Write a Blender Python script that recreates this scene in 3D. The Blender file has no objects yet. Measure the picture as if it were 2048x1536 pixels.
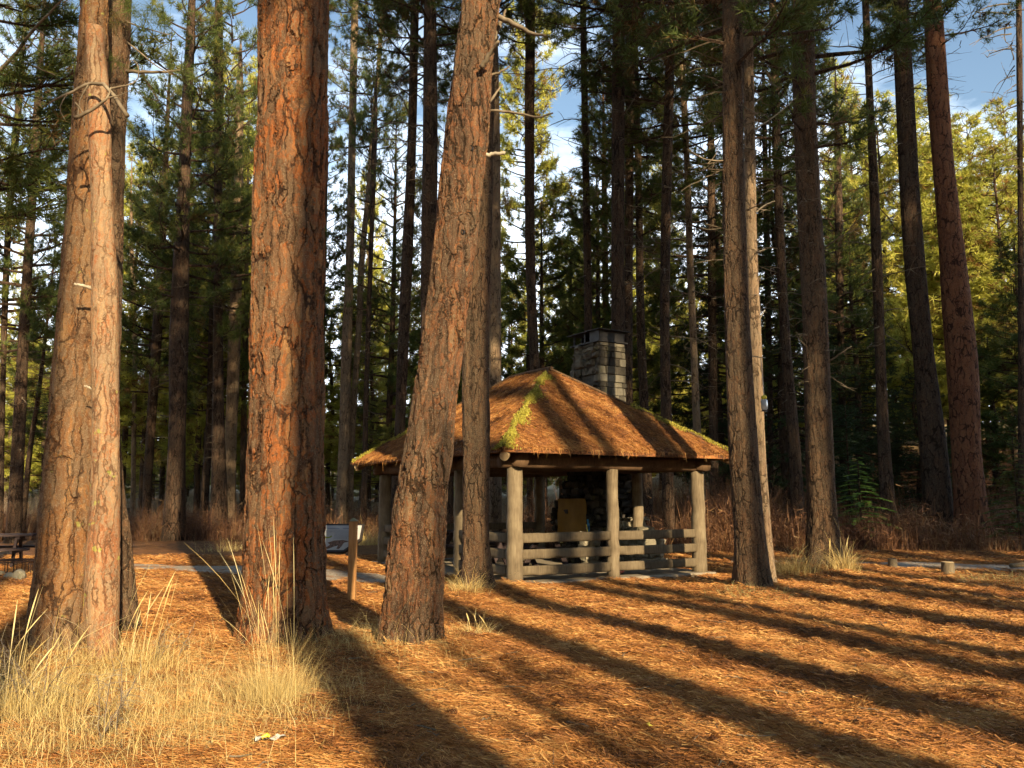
import bpy, math, random
import numpy as np
from mathutils import Vector
C = bpy.context.scene
COL = C.collection
PI = math.pi
rng = np.random.default_rng(7)
random.seed(7)

# ------------------------------------------------------------------ camera, sky, sun, exposure
PITCH = math.radians(7.6)
EYE = 1.6
F = 1707.0
cam_d = bpy.data.cameras.new('camera'); cam_d.lens = 30.0; cam_d.sensor_width = 36.0
cam_d.clip_start = 0.1; cam_d.clip_end = 2000
cam = bpy.data.objects.new('camera', cam_d); COL.objects.link(cam)
cam.location = (0, 0, EYE); cam.rotation_euler = (PI/2 + PITCH, 0, 0)
C.camera = cam

SUN_AZ = math.radians(157.5); SUN_EL = math.radians(21)
world = bpy.data.worlds.new('World'); C.world = world; world.use_nodes = True
wt = world.node_tree; wt.nodes.clear()
wo = wt.nodes.new('ShaderNodeOutputWorld'); wb = wt.nodes.new('ShaderNodeBackground')
sky = wt.nodes.new('ShaderNodeTexSky'); sky.sky_type = 'NISHITA'; sky.sun_disc = False
sky.sun_elevation = SUN_EL; sky.sun_rotation = SUN_AZ; sky.air_density = 1.3; sky.dust_density = 0.5; sky.ozone_density = 1.5
tc = wt.nodes.new('ShaderNodeTexCoord')
mp = wt.nodes.new('ShaderNodeMapping'); mp.inputs['Scale'].default_value = (1.0, 1.0, 2.6)
cn = wt.nodes.new('ShaderNodeTexNoise'); cn.inputs['Scale'].default_value = 2.2; cn.inputs['Detail'].default_value = 8; cn.inputs['Roughness'].default_value = .6
sep = wt.nodes.new('ShaderNodeSeparateXYZ')
ma = wt.nodes.new('ShaderNodeMath'); ma.operation = 'MULTIPLY_ADD'; ma.inputs[1].default_value = -1.05; ma.inputs[2].default_value = .46
ad = wt.nodes.new('ShaderNodeMath'); ad.operation = 'ADD'
rp = wt.nodes.new('ShaderNodeValToRGB'); rp.color_ramp.elements[0].position = .49; rp.color_ramp.elements[1].position = .84
mx = wt.nodes.new('ShaderNodeMix'); mx.data_type = 'RGBA'; mx.inputs[7].default_value = (17, 18.5, 20.5, 1)
wt.links.new(tc.outputs['Generated'], mp.inputs['Vector']); wt.links.new(mp.outputs[0], cn.inputs['Vector'])
wt.links.new(tc.outputs['Generated'], sep.inputs[0]); wt.links.new(sep.outputs[2], ma.inputs[0])
wt.links.new(ma.outputs[0], ad.inputs[0]); wt.links.new(cn.outputs[0], ad.inputs[1]); wt.links.new(ad.outputs[0], rp.inputs[0])
nm = wt.nodes.new('ShaderNodeMapRange'); nm.inputs['From Min'].default_value = -.15; nm.inputs['From Max'].default_value = .35
wt.links.new(sep.outputs[1], nm.inputs['Value'])
nf_ = wt.nodes.new('ShaderNodeMath'); nf_.operation = 'MULTIPLY'; wt.links.new(rp.outputs[0], nf_.inputs[0]); wt.links.new(nm.outputs[0], nf_.inputs[1])
wt.links.new(nf_.outputs[0], mx.inputs[0]); wt.links.new(sky.outputs[0], mx.inputs[6])
wt.links.new(mx.outputs[2], wb.inputs[0]); wb.inputs[1].default_value = 0.10
wt.links.new(wb.outputs[0], wo.inputs[0])

sd = bpy.data.lights.new('sun', 'SUN'); sd.energy = 5.0; sd.angle = math.radians(.6); sd.color = (1.0, .80, .50)
sun = bpy.data.objects.new('sun', sd); COL.objects.link(sun)
SDIR = Vector((-math.sin(SUN_AZ)*math.cos(SUN_EL), -math.cos(SUN_AZ)*math.cos(SUN_EL), -math.sin(SUN_EL)))
sun.rotation_euler = SDIR.to_track_quat('-Z', 'Y').to_euler(); sun.location = (10, -20, 30)
C.view_settings.view_transform = 'Standard'; C.view_settings.look = 'None'
C.view_settings.exposure = 0.97; C.view_settings.gamma = 1
C.render.engine = 'CYCLES'
C.cycles.adaptive_threshold = .03; C.cycles.max_bounces = 4; C.cycles.diffuse_bounces = 2; C.cycles.glossy_bounces = 2; C.cycles.transmission_bounces = 3
C.cycles.use_denoising = True
C.cycles.sample_clamp_indirect = 6

# ------------------------------------------------------------------ helpers
def ray(px, py):
    x = (px-1024)/F; z = (768-py)/F
    return x, math.cos(PITCH) - math.sin(PITCH)*z, math.sin(PITCH) + math.cos(PITCH)*z
def at(px, py, Y):
    x, y, z = ray(px, py); t = Y/y
    return (x*t, Y, EYE + z*t)
def tdepth(px, py, Y):
    return Y/ray(px, py)[1]
def onground(px, py, z=0.0):
    x, y, zz = ray(px, py); t = (z-EYE)/zz
    return (x*t, y*t)

def sstep(a, b, x):
    t = np.clip((x-a)/(b-a), 0, 1); return t*t*(3-2*t)
MOUNDS = [(-2.45, 9.35, .10, 1.0), (-1.07, 9.15, .13, .9), (-4.3, 8.7, .10, 1.1), (-.6, 15.1, .10, 1.0), (4.25, 14.9, .10, 1.1), (6.75, 19.3, .14, 1.2), (-2.2, 6.6, .05, 1.3)]
def gz(x, y):
    x = np.asarray(x, float); y = np.asarray(y, float)
    z = .025*np.sin(x*.9+1)*np.cos(y*.7) + .015*np.sin(x*2.3+y*1.7) + .008*np.sin(x*5.1-y*4.3)
    for mx_, my_, h, r in MOUNDS:
        z = z + h*np.exp(-((x-mx_)**2+(y-my_)**2)/(r*r))
    z = z + .45*sstep(22.6, 27, y)*sstep(3, 8, x) + 6.5*sstep(30, 75, y)*sstep(8, 30, x) + 1.0*sstep(40, 80, y) + 9.0*sstep(75, 190, y)
    return z
def g(x, y): return float(gz(x, y))

def link(o, parent=None):
    COL.objects.link(o)
    if parent is not None: o.parent = parent
    return o
def mesh_np(name, verts, faces, mats, midx=None, smooth=False, attr=None):
    """verts Nx3, faces: list of arrays (each MxK)"""
    me = bpy.data.meshes.new(name)
    verts = np.ascontiguousarray(verts, dtype=np.float32)
    if isinstance(faces, np.ndarray): faces = [faces]
    faces = [f for f in faces if len(f)]
    loops = np.concatenate([f.reshape(-1) for f in faces]).astype(np.int32)
    tot = np.concatenate([np.full(len(f), f.shape[1], np.int32) for f in faces])
    start = np.concatenate([[0], np.cumsum(tot)[:-1]]).astype(np.int32)
    me.vertices.add(len(verts)); me.vertices.foreach_set('co', verts.reshape(-1))
    me.loops.add(len(loops)); me.loops.foreach_set('vertex_index', loops)
    me.polygons.add(len(tot)); me.polygons.foreach_set('loop_start', start); me.polygons.foreach_set('loop_total', tot)
    if midx is not None: me.polygons.foreach_set('material_index', np.asarray(midx, np.int32))
    me.polygons.foreach_set('use_smooth', np.full(len(tot), smooth, bool))
    if attr is not None:
        a = me.attributes.new('rnd', 'FLOAT', 'POINT'); a.data.foreach_set('value', np.ascontiguousarray(attr, np.float32))
    me.update(calc_edges=True)
    for m in (mats if isinstance(mats, (list, tuple)) else [mats]): me.materials.append(m)
    return me
def obj(name, me, parent=None, loc=(0, 0, 0), rz=0):
    o = bpy.data.objects.new(name, me); o.location = loc; o.rotation_euler = (0, 0, rz)
    return link(o, parent)
def tag(o, label=None, cat=None, group=None, kind=None):
    if label: o['label'] = label
    if cat: o['category'] = cat
    if group: o['group'] = group
    if kind: o['kind'] = kind
    return o
def empty(name, loc, label, cat, group=None, rz=0):
    o = bpy.data.objects.new(name, None); o.location = loc; o.rotation_euler = (0, 0, rz); o.empty_display_size = .2
    link(o); return tag(o, label, cat, group)

class MB:
    """collects geometry for one mesh"""
    def __init__(s): s.v = []; s.f = {}; s.n = 0; s.a = []
    def add(s, v, f, a=None):
        v = np.asarray(v, float); f = np.asarray(f, int)
        s.v.append(v); s.f.setdefault(f.shape[1], []).append(f + s.n); s.n += len(v)
        s.a.append(np.full(len(v), .5) if a is None else (np.full(len(v), a) if np.isscalar(a) else a))
    def box(s, c, d, rz=0, rx=0, ry=0, bev=0.0, jit=0.0, a=None):
        hx, hy, hz = d[0]/2, d[1]/2, d[2]/2
        b = min(bev, hx*.9, hy*.9, hz*.9)
        if b <= 0:
            v = np.array([(x, y, z) for z in (-hz, hz) for y in (-hy, hy) for x in (-hx, hx)], float)
            f4 = np.array([(0, 2, 3, 1), (4, 5, 7, 6), (0, 1, 5, 4), (2, 6, 7, 3), (0, 4, 6, 2), (1, 3, 7, 5)])
            f3 = None
        else:
            v = []
            for z in (-1, 1):
                for y in (-1, 1):
                    for x in (-1, 1):
                        v += [(x*(hx), y*(hy-b), z*(hz-b)), (x*(hx-b), y*hy, z*(hz-b)), (x*(hx-b), y*(hy-b), z*hz)]
            v = np.array(v, float)
            i = lambda x, y, z, k: ((z*2+y)*2+x)*3+k
            f4 = [(i(0,0,0,0), i(0,0,1,0), i(0,1,1,0), i(0,1,0,0)), (i(1,0,0,0), i(1,1,0,0), i(1,1,1,0), i(1,0,1,0)),
                  (i(0,0,0,1), i(1,0,0,1), i(1,0,1,1), i(0,0,1,1)), (i(0,1,0,1), i(0,1,1,1), i(1,1,1,1), i(1,1,0,1)),
                  (i(0,0,0,2), i(0,1,0,2), i(1,1,0,2), i(1,0,0,2)), (i(0,0,1,2), i(1,0,1,2), i(1,1,1,2), i(0,1,1,2))]
            for z in (0, 1):
                for y in (0, 1): f4.append((i(0,y,z,1), i(1,y,z,1), i(1,y,z,2), i(0,y,z,2)))
                for x in (0, 1): f4.append((i(x,0,z,0), i(x,1,z,0), i(x,1,z,2), i(x,0,z,2)))
            for y in (0, 1):
                for x in (0, 1): f4.append((i(x,y,0,0), i(x,y,1,0), i(x,y,1,1), i(x,y,0,1)))
            f3 = [(i(x,y,z,0), i(x,y,z,1), i(x,y,z,2)) for x in (0,1) for y in (0,1) for z in (0,1)]
            f4 = np.array(f4); f3 = np.array(f3)
        if jit: v = v + rng.normal(0, jit, v.shape)
        v = rot(v, rx, ry, rz) + np.array(c, float)
        n0 = s.n
        s.add(v, f4, a)
        if f3 is not None: s.f.setdefault(3, []).append(f3 + n0)
    def tube(s, pts, rad, k=8, cap=True, a=None, wob=0.0):
        pts = np.asarray(pts, float); n = len(pts)
        rad = np.full(n, rad) if np.isscalar(rad) else np.asarray(rad, float)
        t = np.gradient(pts, axis=0); t /= np.linalg.norm(t, axis=1)[:, None] + 1e-9
        up = np.array([0, 0, 1.]) if abs(t[:, 2]).mean() < .85 else np.array([1., 0, 0])
        u = np.cross(t, up); u /= np.linalg.norm(u, axis=1)[:, None] + 1e-9
        w = np.cross(t, u)
        th = np.arange(k)/k*2*PI
        rr = rad[:, None]*np.ones(k)
        if wob: rr = rr*(1+wob*np.sin(th*2+rng.uniform(0, 6))[None]*.6+rng.normal(0, wob*.5, rr.shape))
        v = pts[:, None] + (u[:, None]*np.cos(th)[None, :, None] + w[:, None]*np.sin(th)[None, :, None])*rr[..., None]
        v = v.reshape(-1, 3)
        i, j = np.meshgrid(np.arange(n-1), np.arange(k), indexing='ij')
        f = np.stack([i*k+j, (i+1)*k+j, (i+1)*k+(j+1) % k, i*k+(j+1) % k], -1).reshape(-1, 4)
        n0 = s.n
        if cap:
            v = np.concatenate([v, pts[:1], pts[-1:]])
        s.add(v, f, a)
        if cap:
            jj = np.arange(k)
            c0 = np.stack([np.full(k, n*k), jj, (jj+1) % k], -1)
            c1 = np.stack([np.full(k, n*k+1), (n-1)*k+(jj+1) % k, (n-1)*k+jj], -1)
            s.f.setdefault(3, []).append(np.concatenate([c0, c1]) + n0)
    def poly(s, v, f, a=None): s.add(v, f, a)
    def me(s, name, mats, smooth=False):
        v = np.concatenate(s.v); f = [np.concatenate(s.f[k]) for k in sorted(s.f)]
        return mesh_np(name, v, f, mats, smooth=smooth, attr=np.concatenate(s.a))
    def build(s, name, mats, parent=None, loc=(0, 0, 0), rz=0, smooth=False):
        return obj(name, s.me(name, mats, smooth), parent, loc, rz)
def rot(v, rx=0, ry=0, rz=0):
    if rx:
        c, s_ = math.cos(rx), math.sin(rx); v = v @ np.array([[1, 0, 0], [0, c, s_], [0, -s_, c]])
    if ry:
        c, s_ = math.cos(ry), math.sin(ry); v = v @ np.array([[c, 0, -s_], [0, 1, 0], [s_, 0, c]])
    if rz:
        c, s_ = math.cos(rz), math.sin(rz); v = v @ np.array([[c, s_, 0], [-s_, c, 0], [0, 0, 1]])
    return v

# ------------------------------------------------------------------ node helpers
class NT:
    def __init__(s, name):
        s.m = bpy.data.materials.new(name); s.m.use_nodes = True; s.t = s.m.node_tree; s.t.nodes.clear()
        s.out = s.t.nodes.new('ShaderNodeOutputMaterial'); s.b = s.t.nodes.new('ShaderNodeBsdfPrincipled')
        s.t.links.new(s.b.outputs[0], s.out.inputs[0]); s.b.inputs['Roughness'].default_value = .85
        s.b.inputs['Specular IOR Level'].default_value = .2
    def n(s, ty, ins=None, **kw):
        x = s.t.nodes.new('ShaderNode'+ty)
        for k, v in kw.items(): setattr(x, k, v)
        for k, v in (ins or {}).items(): s.set(x.inputs[k], v)
        return x
    def set(s, sock, v):
        if isinstance(v, bpy.types.NodeSocket): s.t.links.new(v, sock)
        elif isinstance(v, bpy.types.Node): s.t.links.new(v.outputs[0], sock)
        else: sock.default_value = v
    def coord(s, scale=(1, 1, 1), rotz=0, which='Object', loc=(0, 0, 0)):
        t = s.n('TexCoord'); m = s.n('Mapping', {'Vector': t.outputs[which], 'Scale': scale, 'Rotation': (0, 0, rotz), 'Location': loc}); return m.outputs[0]
    def noise(s, vec, scale, detail=4, rough=.55, dist=0):
        return s.n('TexNoise', {'Vector': vec, 'Scale': scale, 'Detail': detail, 'Roughness': rough, 'Distortion': dist}).outputs[0]
    def math(s, op, a, b=0., c=0., clamp=False):
        x = s.n('Math', operation=op, use_clamp=clamp); s.set(x.inputs[0], a); s.set(x.inputs[1], b)
        if op in ('MULTIPLY_ADD',): s.set(x.inputs[2], c)
        return x.outputs[0]
    def ramp(s, fac, stops, interp='LINEAR'):
        x = s.n('ValToRGB', {'Fac': fac}); e = x.color_ramp.elements; x.color_ramp.interpolation = interp
        while len(e) > 1: e.remove(e[-1])
        e[0].position = stops[0][0]; e[0].color = tuple(stops[0][1])+(1,)
        for p, c in stops[1:]:
            q = e.new(p); q.color = tuple(c)+(1,)
        return x.outputs[0]
    def fr(s, fac, a, b):   # smooth 0..1 map
        x = s.n('MapRange', {'Value': fac, 'From Min': a, 'From Max': b}, interpolation_type='SMOOTHSTEP'); return x.outputs[0]
    def mix(s, fac, a, b, mode='MIX'):
        x = s.n('Mix', data_type='RGBA', blend_type=mode); s.set(x.inputs[0], fac); s.set(x.inputs[6], a if not isinstance(a, tuple) else a+(1,)); s.set(x.inputs[7], b if not isinstance(b, tuple) else b+(1,)); return x.outputs[2]
    def col(s, c): s.set(s.b.inputs['Base Color'], c if not isinstance(c, tuple) else c+(1,))
    def bump(s, h, strength=.5, dist=.02):
        b = s.n('Bump', {'Height': h, 'Strength': strength, 'Distance': dist}); s.set(s.b.inputs['Normal'], b.outputs[0])
    def rnd(s): return s.n('Attribute', attribute_name='rnd').outputs['Fac']
    def obr(s): return s.n('ObjectInfo').outputs['Random']

def bark(name, plates, grey, fiss, scale=8.0, zs=.2, disp=0.0, greyamt=.5, lichen=0.0):
    m = NT(name)
    base = m.coord()
    nz = m.n('TexNoise', {'Vector': base, 'Scale': 3.0, 'Detail': 4})
    off = m.n('VectorMath', {0: nz.outputs['Color'], 1: (.5, .5, .5)}, operation='SUBTRACT').outputs[0]
    off = m.n('VectorMath', {0: off, 1: (.16, .16, .9)}, operation='MULTIPLY').outputs[0]
    v = m.n('VectorMath', {0: base, 1: off}, operation='ADD').outputs[0]
    nz2 = m.n('TexNoise', {'Vector': base, 'Scale': 22, 'Detail': 4, 'Roughness': .65})
    off2 = m.n('VectorMath', {0: nz2.outputs['Color'], 1: (.5, .5, .5)}, operation='SUBTRACT').outputs[0]
    off2 = m.n('VectorMath', {0: off2, 1: (.05, .05, .14)}, operation='MULTIPLY').outputs[0]
    v = m.n('VectorMath', {0: v, 1: off2}, operation='ADD').outputs[0]
    vs = m.n('VectorMath', {0: v, 1: (1, 1, zs)}, operation='MULTIPLY').outputs[0]
    vm = m.n('VectorMath', {0: v, 1: (1, 1, .4)}, operation='MULTIPLY').outputs[0]
    big = m.n('TexVoronoi', {'Vector': vs, 'Scale': scale}, feature='DISTANCE_TO_EDGE').outputs[0]
    bigc = m.n('TexVoronoi', {'Vector': vs, 'Scale': scale}, feature='F1').outputs['Color']
    flk = m.n('TexVoronoi', {'Vector': vm, 'Scale': scale*3.2})
    flc = m.n('SeparateColor', {'Color': flk.outputs['Color']})
    fine = m.noise(vm, scale*5, 6, .7); speck = m.noise(base, 75, 3, .7)
    streak = m.noise(m.n('VectorMath', {0: v, 1: (1, 1, .16)}, operation='MULTIPLY').outputs[0], 7, 4, .6)
    sepc = m.n('SeparateColor', {'Color': bigc})
    cw = m.math('MULTIPLY_ADD', m.noise(base, 3.2, 4), .42, -.185)
    deep = m.fr(m.math('SUBTRACT', big, m.math('MAXIMUM', cw, 0.0)), -.03, .045)
    rnd_ = m.fr(big, 0., .28)
    pr = m.math('MULTIPLY_ADD', streak, 1.1, m.math('MULTIPLY_ADD', flc.outputs[0], .34, m.math('MULTIPLY_ADD', sepc.outputs[0], .30, -.37)))
    pc = m.ramp(pr, plates)
    gsel = m.math('ADD', m.math('MULTIPLY', m.noise(base, 1.3, 4), .8), m.math('ADD', m.math('MULTIPLY', flc.outputs[1], .25), m.math('MULTIPLY', speck, .3)))
    c = m.mix(m.math('MULTIPLY', m.fr(gsel, .56, .78), greyamt), pc, grey)
    c = m.mix(m.math('MULTIPLY', m.fr(speck, .52, .68), .45), c, m.mix(.45, c, (.72, .60, .44)))
    c = m.mix(m.math('MULTIPLY', m.fr(fine, .5, .3), .75), c, m.mix(.7, c, fiss))
    c = m.mix(m.math('MULTIPLY', m.math('SUBTRACT', 1.0, deep), .8), c, fiss)
    if lichen:
        lm = m.fr(m.noise(base, 9, 4), .66, .72)
        c = m.mix(m.math('MULTIPLY', lm, lichen), c, (.35, .38, .08))
    m.col(c)
    h = m.math('MULTIPLY_ADD', deep, .35, m.math('MULTIPLY_ADD', rnd_, .2, m.math('MULTIPLY_ADD', flc.outputs[2], .13, m.math('MULTIPLY', fine, .5))))
    fur = m.noise(m.n('VectorMath', {0: base, 1: (1, 1, .14)}, operation='MULTIPLY').outputs[0], 6.5, 3, .5)
    h = m.math('MULTIPLY_ADD', m.fr(fur, .35, .65), .55, h)
    m.b.inputs['Roughness'].default_value = .92
    if disp:
        d = m.n('Displacement', {'Height': h, 'Midlevel': 1.1, 'Scale': disp*1.25}); m.set(m.out.inputs['Displacement'], d.outputs[0]); m.m.displacement_method = 'BOTH'
    else:
        m.bump(h, 1.0, .035)
    return m.m

O = (.50, .175, .055); T_ = (.58, .33, .15); B_ = (.20, .115, .065)
bark_orange = bark('bark_orange', [(0.2, (0.076, 0.036, 0.020)), (.38, (0.165, 0.069, 0.028)), (.5, (0.292, 0.092, 0.025)), (.62, (0.356, 0.119, 0.033)), (.8, (0.381, 0.196, 0.078))], (0.165, 0.107, 0.061), (0.020, 0.009, 0.006), 8.5, .15, .045, .8)
bark_tan = bark('bark_tan', [(0.2, (0.101, 0.047, 0.022)), (.42, (0.183, 0.087, 0.036)), (.58, (0.256, 0.113, 0.039)), (.8, (0.320, 0.181, 0.078))], (0.183, 0.119, 0.068), (0.041, 0.020, 0.011), 9.5, .16, .032, .85, .5)
bark_snag = bark('bark_snag', [(0.2, (0.221, 0.090, 0.041)), (.42, (0.309, 0.126, 0.055)), (.6, (0.353, 0.198, 0.098)), (.8, (0.397, 0.249, 0.134))], (0.254, 0.185, 0.115), (0.110, 0.054, 0.028), 15, .12, .010, .8, .6)
bark_lean = bark('bark_lean', [(0.2, (0.058, 0.033, 0.020)), (.4, (0.107, 0.056, 0.031)), (.52, (0.194, 0.080, 0.036)), (.62, (0.233, 0.093, 0.037)), (.82, (0.262, 0.160, 0.083))], (0.117, 0.080, 0.050), (0.013, 0.008, 0.004), 12.5, .2, .034, .8)
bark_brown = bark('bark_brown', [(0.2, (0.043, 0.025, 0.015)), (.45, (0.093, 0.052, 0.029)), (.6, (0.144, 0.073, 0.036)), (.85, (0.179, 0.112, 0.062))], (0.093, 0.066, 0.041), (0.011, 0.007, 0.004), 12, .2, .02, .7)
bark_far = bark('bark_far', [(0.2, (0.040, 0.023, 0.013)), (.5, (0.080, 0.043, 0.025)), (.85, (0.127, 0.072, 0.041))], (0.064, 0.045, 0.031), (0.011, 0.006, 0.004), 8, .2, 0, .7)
bark_red = bark('bark_red', [(0.2, (0.133, 0.046, 0.022)), (.5, (0.204, 0.076, 0.033)), (.85, (0.255, 0.112, 0.051))], (0.153, 0.082, 0.051), (0.015, 0.007, 0.005), 6, .45, 0, .2)
bark_pale_lit = bark('bark_pale_lit', [(0.2, (0.204, 0.129, 0.080)), (.5, (0.299, 0.194, 0.117)), (.85, (0.367, 0.258, 0.153))], (0.245, 0.187, 0.122), (0.061, 0.039, 0.024), 12, .2, 0, .7)  # paler bark tone; sunlight on the lit trunks is painted into it

def dead_wood():
    m = NT('dead_wood'); n = m.noise(m.coord((1, 1, 1)), 6, 4)
    m.col(m.ramp(n, [(.3, (.10, .075, .05)), (.6, (.24, .19, .13)), (.8, (.36, .30, .21))])); m.bump(n, .4, .01); return m.m
M_dead = dead_wood()
def simple(name, stops, scale=8, coordscale=(1, 1, 1), rough=.8, bump=.3, detail=5, spec=.2, metal=0):
    m = NT(name); n = m.noise(m.coord(coordscale), scale, detail, .6); m.col(m.ramp(n, stops)); m.bump(n, bump, .01)
    m.b.inputs['Roughness'].default_value = rough; m.b.inputs['Specular IOR Level'].default_value = spec; m.b.inputs['Metallic'].default_value = metal
    return m.m
def leafmat(name, stops, trans=.3, objvar=.25):
    m = NT(name); r = m.rnd(); o = m.obr()
    f = m.math('ADD', r, m.math('MULTIPLY_ADD', o, objvar, -objvar/2))
    c = m.ramp(f, stops); m.col(c); m.b.inputs['Roughness'].default_value = .6; m.b.inputs['Specular IOR Level'].default_value = .25
    if trans:
        t = m.n('BsdfTranslucent', {'Color': c}); x = m.n('MixShader', {0: trans, 1: m.b.outputs[0], 2: t.outputs[0]}); m.set(m.out.inputs[0], x.outputs[0])
    return m.m
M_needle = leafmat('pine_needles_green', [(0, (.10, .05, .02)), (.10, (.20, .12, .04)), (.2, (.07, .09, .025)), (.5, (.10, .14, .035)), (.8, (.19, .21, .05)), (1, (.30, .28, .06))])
M_needle_lit = leafmat('pine_needles_sunlit', [(0, (.30, .16, .05)), (.15, (.28, .22, .05)), (.4, (.38, .40, .07)), (.8, (.60, .57, .11)), (1, (.70, .62, .15))])  # brighter copy of the needle colours, sunlight on far crowns painted in
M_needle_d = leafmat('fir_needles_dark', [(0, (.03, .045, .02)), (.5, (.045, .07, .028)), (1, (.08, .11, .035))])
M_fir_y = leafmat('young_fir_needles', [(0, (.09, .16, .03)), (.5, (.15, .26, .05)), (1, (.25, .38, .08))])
M_litter = leafmat('dry_needles', [(0, (.06, .027, .012)), (.25, (.175, .068, .022)), (.5, (.35, .142, .042)), (.75, (.49, .228, .066)), (1, (.64, .38, .135))], 0, 0)
M_straw = leafmat('dry_straw', [(0, (.26, .15, .055)), (.25, (.54, .37, .13)), (.7, (.76, .58, .24)), (1, (.85, .73, .39))], .2, .1)
M_straw_g = leafmat('pale_green_straw', [(0, (.30, .28, .10)), (.6, (.45, .42, .17)), (1, (.60, .55, .25))], .2, .1)
M_brush = leafmat('brush_twigs', [(0, (.07, .035, .022)), (.4, (.16, .075, .04)), (.7, (.26, .13, .06)), (1, (.36, .24, .12))], .1, .1)
M_brush_grey = leafmat('grey_brush_twigs', [(0, (.13, .10, .08)), (.6, (.25, .20, .15)), (1, (.42, .34, .2))], .1, .1)
M_moss = leafmat('roof_moss', [(0, (.18, .15, .03)), (.5, (.36, .32, .045)), (1, (.54, .48, .09))], .1, .1)

def log_mat(name, a, b, c):
    m = NT(name)
    v = m.coord((1, 1, 1)); tcg = m.n('TexCoord').outputs['Object']
    n1 = m.noise(v, 3, 3); r = m.rnd()
    n2 = m.noise(m.coord((14, 14, 1.2)), 3, 5, .6)
    n3 = m.noise(m.coord((1.2, 1.2, 14)), 4, 4, .6)
    f = m.math('MULTIPLY_ADD', n1, .5, m.math('MULTIPLY', n2, .5))
    col = m.ramp(f, [(.3, a), (.5, b), (.7, c)])
    cr = m.fr(n2, .33, .27)
    col = m.mix(m.math('MULTIPLY', cr, .7), col, (a[0]*.4, a[1]*.4, a[2]*.4))
    m.col(col); m.bump(m.math('MULTIPLY_ADD', n2, .7, m.math('MULTIPLY', n3, .3)), .5, .012); return m.m
M_post = log_mat('weathered_post', (.085, .062, .038), (.18, .138, .088), (.28, .225, .145))
M_rail = log_mat('weathered_rail', (.065, .048, .03), (.125, .095, .06), (.205, .16, .10))
M_beam = log_mat('dark_beam', (.05, .03, .018), (.11, .065, .035), (.17, .10, .055))  # darker brown than the posts and rails
M_logend = simple('log_end', [(.3, (.48, .33, .17)), (.7, (.66, .49, .28))], 10)
M_table = simple('dark_table_wood', [(.3, (.03, .02, .02)), (.6, (.07, .05, .05)), (.8, (.10, .075, .075))], 5, (2, 12, 12), rough=.75, spec=.12)
M_conc = simple('concrete', [(.3, (.22, .18, .13)), (.7, (.36, .30, .22))], 9)
M_signwood = simple('sign_post_wood', [(.3, (.36, .17, .06)), (.6, (.50, .26, .10)), (.8, (.56, .32, .14))], 5, (8, 8, .8))
M_signcap = simple('sign_cap', [(.3, (.22, .20, .11)), (.7, (.36, .33, .2))], 9)
M_frame = simple('sign_frame_metal', [(.3, (.018, .014, .012)), (.7, (.04, .032, .028))], 9, rough=.45, spec=.4)
M_panel = simple('sign_panel', [(.3, (.36, .355, .34)), (.7, (.44, .435, .42))], 4, rough=.55, bump=0, spec=.2)
M_ink = simple('sign_ink', [(.3, (.22, .23, .26)), (.7, (.28, .29, .32))], 4, rough=.5, bump=0)
M_pic = simple('sign_picture', [(.35, (.06, .04, .03)), (.65, (.22, .13, .09))], 30, rough=.5, bump=0)
M_green = simple('sign_green', [(.3, (.16, .22, .03)), (.7, (.26, .30, .05))], 9, bump=0)
M_metal = simple('dark_metal', [(.3, (.012, .011, .010)), (.7, (.035, .03, .027))], 9, rough=.55, spec=.4)
M_rust = simple('rusty_iron', [(.3, (.03, .02, .018)), (.7, (.09, .05, .035))], 20, rough=.7)
M_ochre = simple('ochre_tarp', [(.3, (.13, .065, .006)), (.7, (.21, .11, .012))], 3)
M_pink = simple('pink_plastic', [(.3, (.6, .18, .2)), (.7, (.75, .32, .32))], 3)
M_white = simple('white_paper', [(.3, (.45, .43, .39)), (.7, (.62, .60, .55))], 8)
M_yellow = simple('yellow_plastic', [(.3, (.75, .58, .02)), (.7, (.85, .70, .05))], 3, rough=.4, spec=.5)
M_blue = simple('blue_rope', [(.3, (.03, .18, .42)), (.7, (.08, .3, .6))], 30)
M_seed = simple('bird_seed', [(.3, (.16, .12, .06)), (.7, (.4, .32, .18))], 60)
M_rope = simple('pale_rope', [(.3, (.5, .46, .4)), (.7, (.7, .66, .58))], 40)
M_leaf = simple('yellow_leaf', [(.3, (.6, .5, .05)), (.7, (.75, .65, .12))], 20)
def plastic_clear():
    m = NT('cloudy_clear_plastic'); m.col((.85, .88, .88)); m.b.inputs['Roughness'].default_value = .25; m.b.inputs['Transmission Weight'].default_value = .55
    m.b.inputs['IOR'].default_value = 1.3; return m.m
M_clear = plastic_clear()
def stone_mat(name, a, b, c):
    m = NT(name); v = m.coord(); n = m.noise(v, 7, 6, .65); n2 = m.noise(v, 38, 4, .6); r = m.rnd()
    f = m.math('MULTIPLY_ADD', r, .55, m.math('MULTIPLY', n, .5))
    col = m.ramp(f, [(.25, a), (.5, b), (.8, c)]); lm = m.fr(m.noise(v, 5, 5), .56, .68)
    col = m.mix(m.math('MULTIPLY', lm, .55), col, (.13, .12, .045)); m.col(col)
    m.bump(m.math('MULTIPLY_ADD', n, .6, m.math('MULTIPLY', n2, .4)), .8, .02); return m.m
M_stone = stone_mat('chimney_stone', (.04, .034, .026), (.11, .095, .07), (.215, .19, .14))
M_stone_d = stone_mat('black_stone', (.012, .011, .01), (.03, .027, .022), (.07, .06, .05))  # near-black stone for the breast and its core
M_stone_l = stone_mat('pale_stone', (.15, .13, .09), (.24, .21, .15), (.34, .30, .22))
M_mortar = simple('mortar', [(.3, (.06, .055, .045)), (.7, (.12, .11, .09))], 20)

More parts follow.
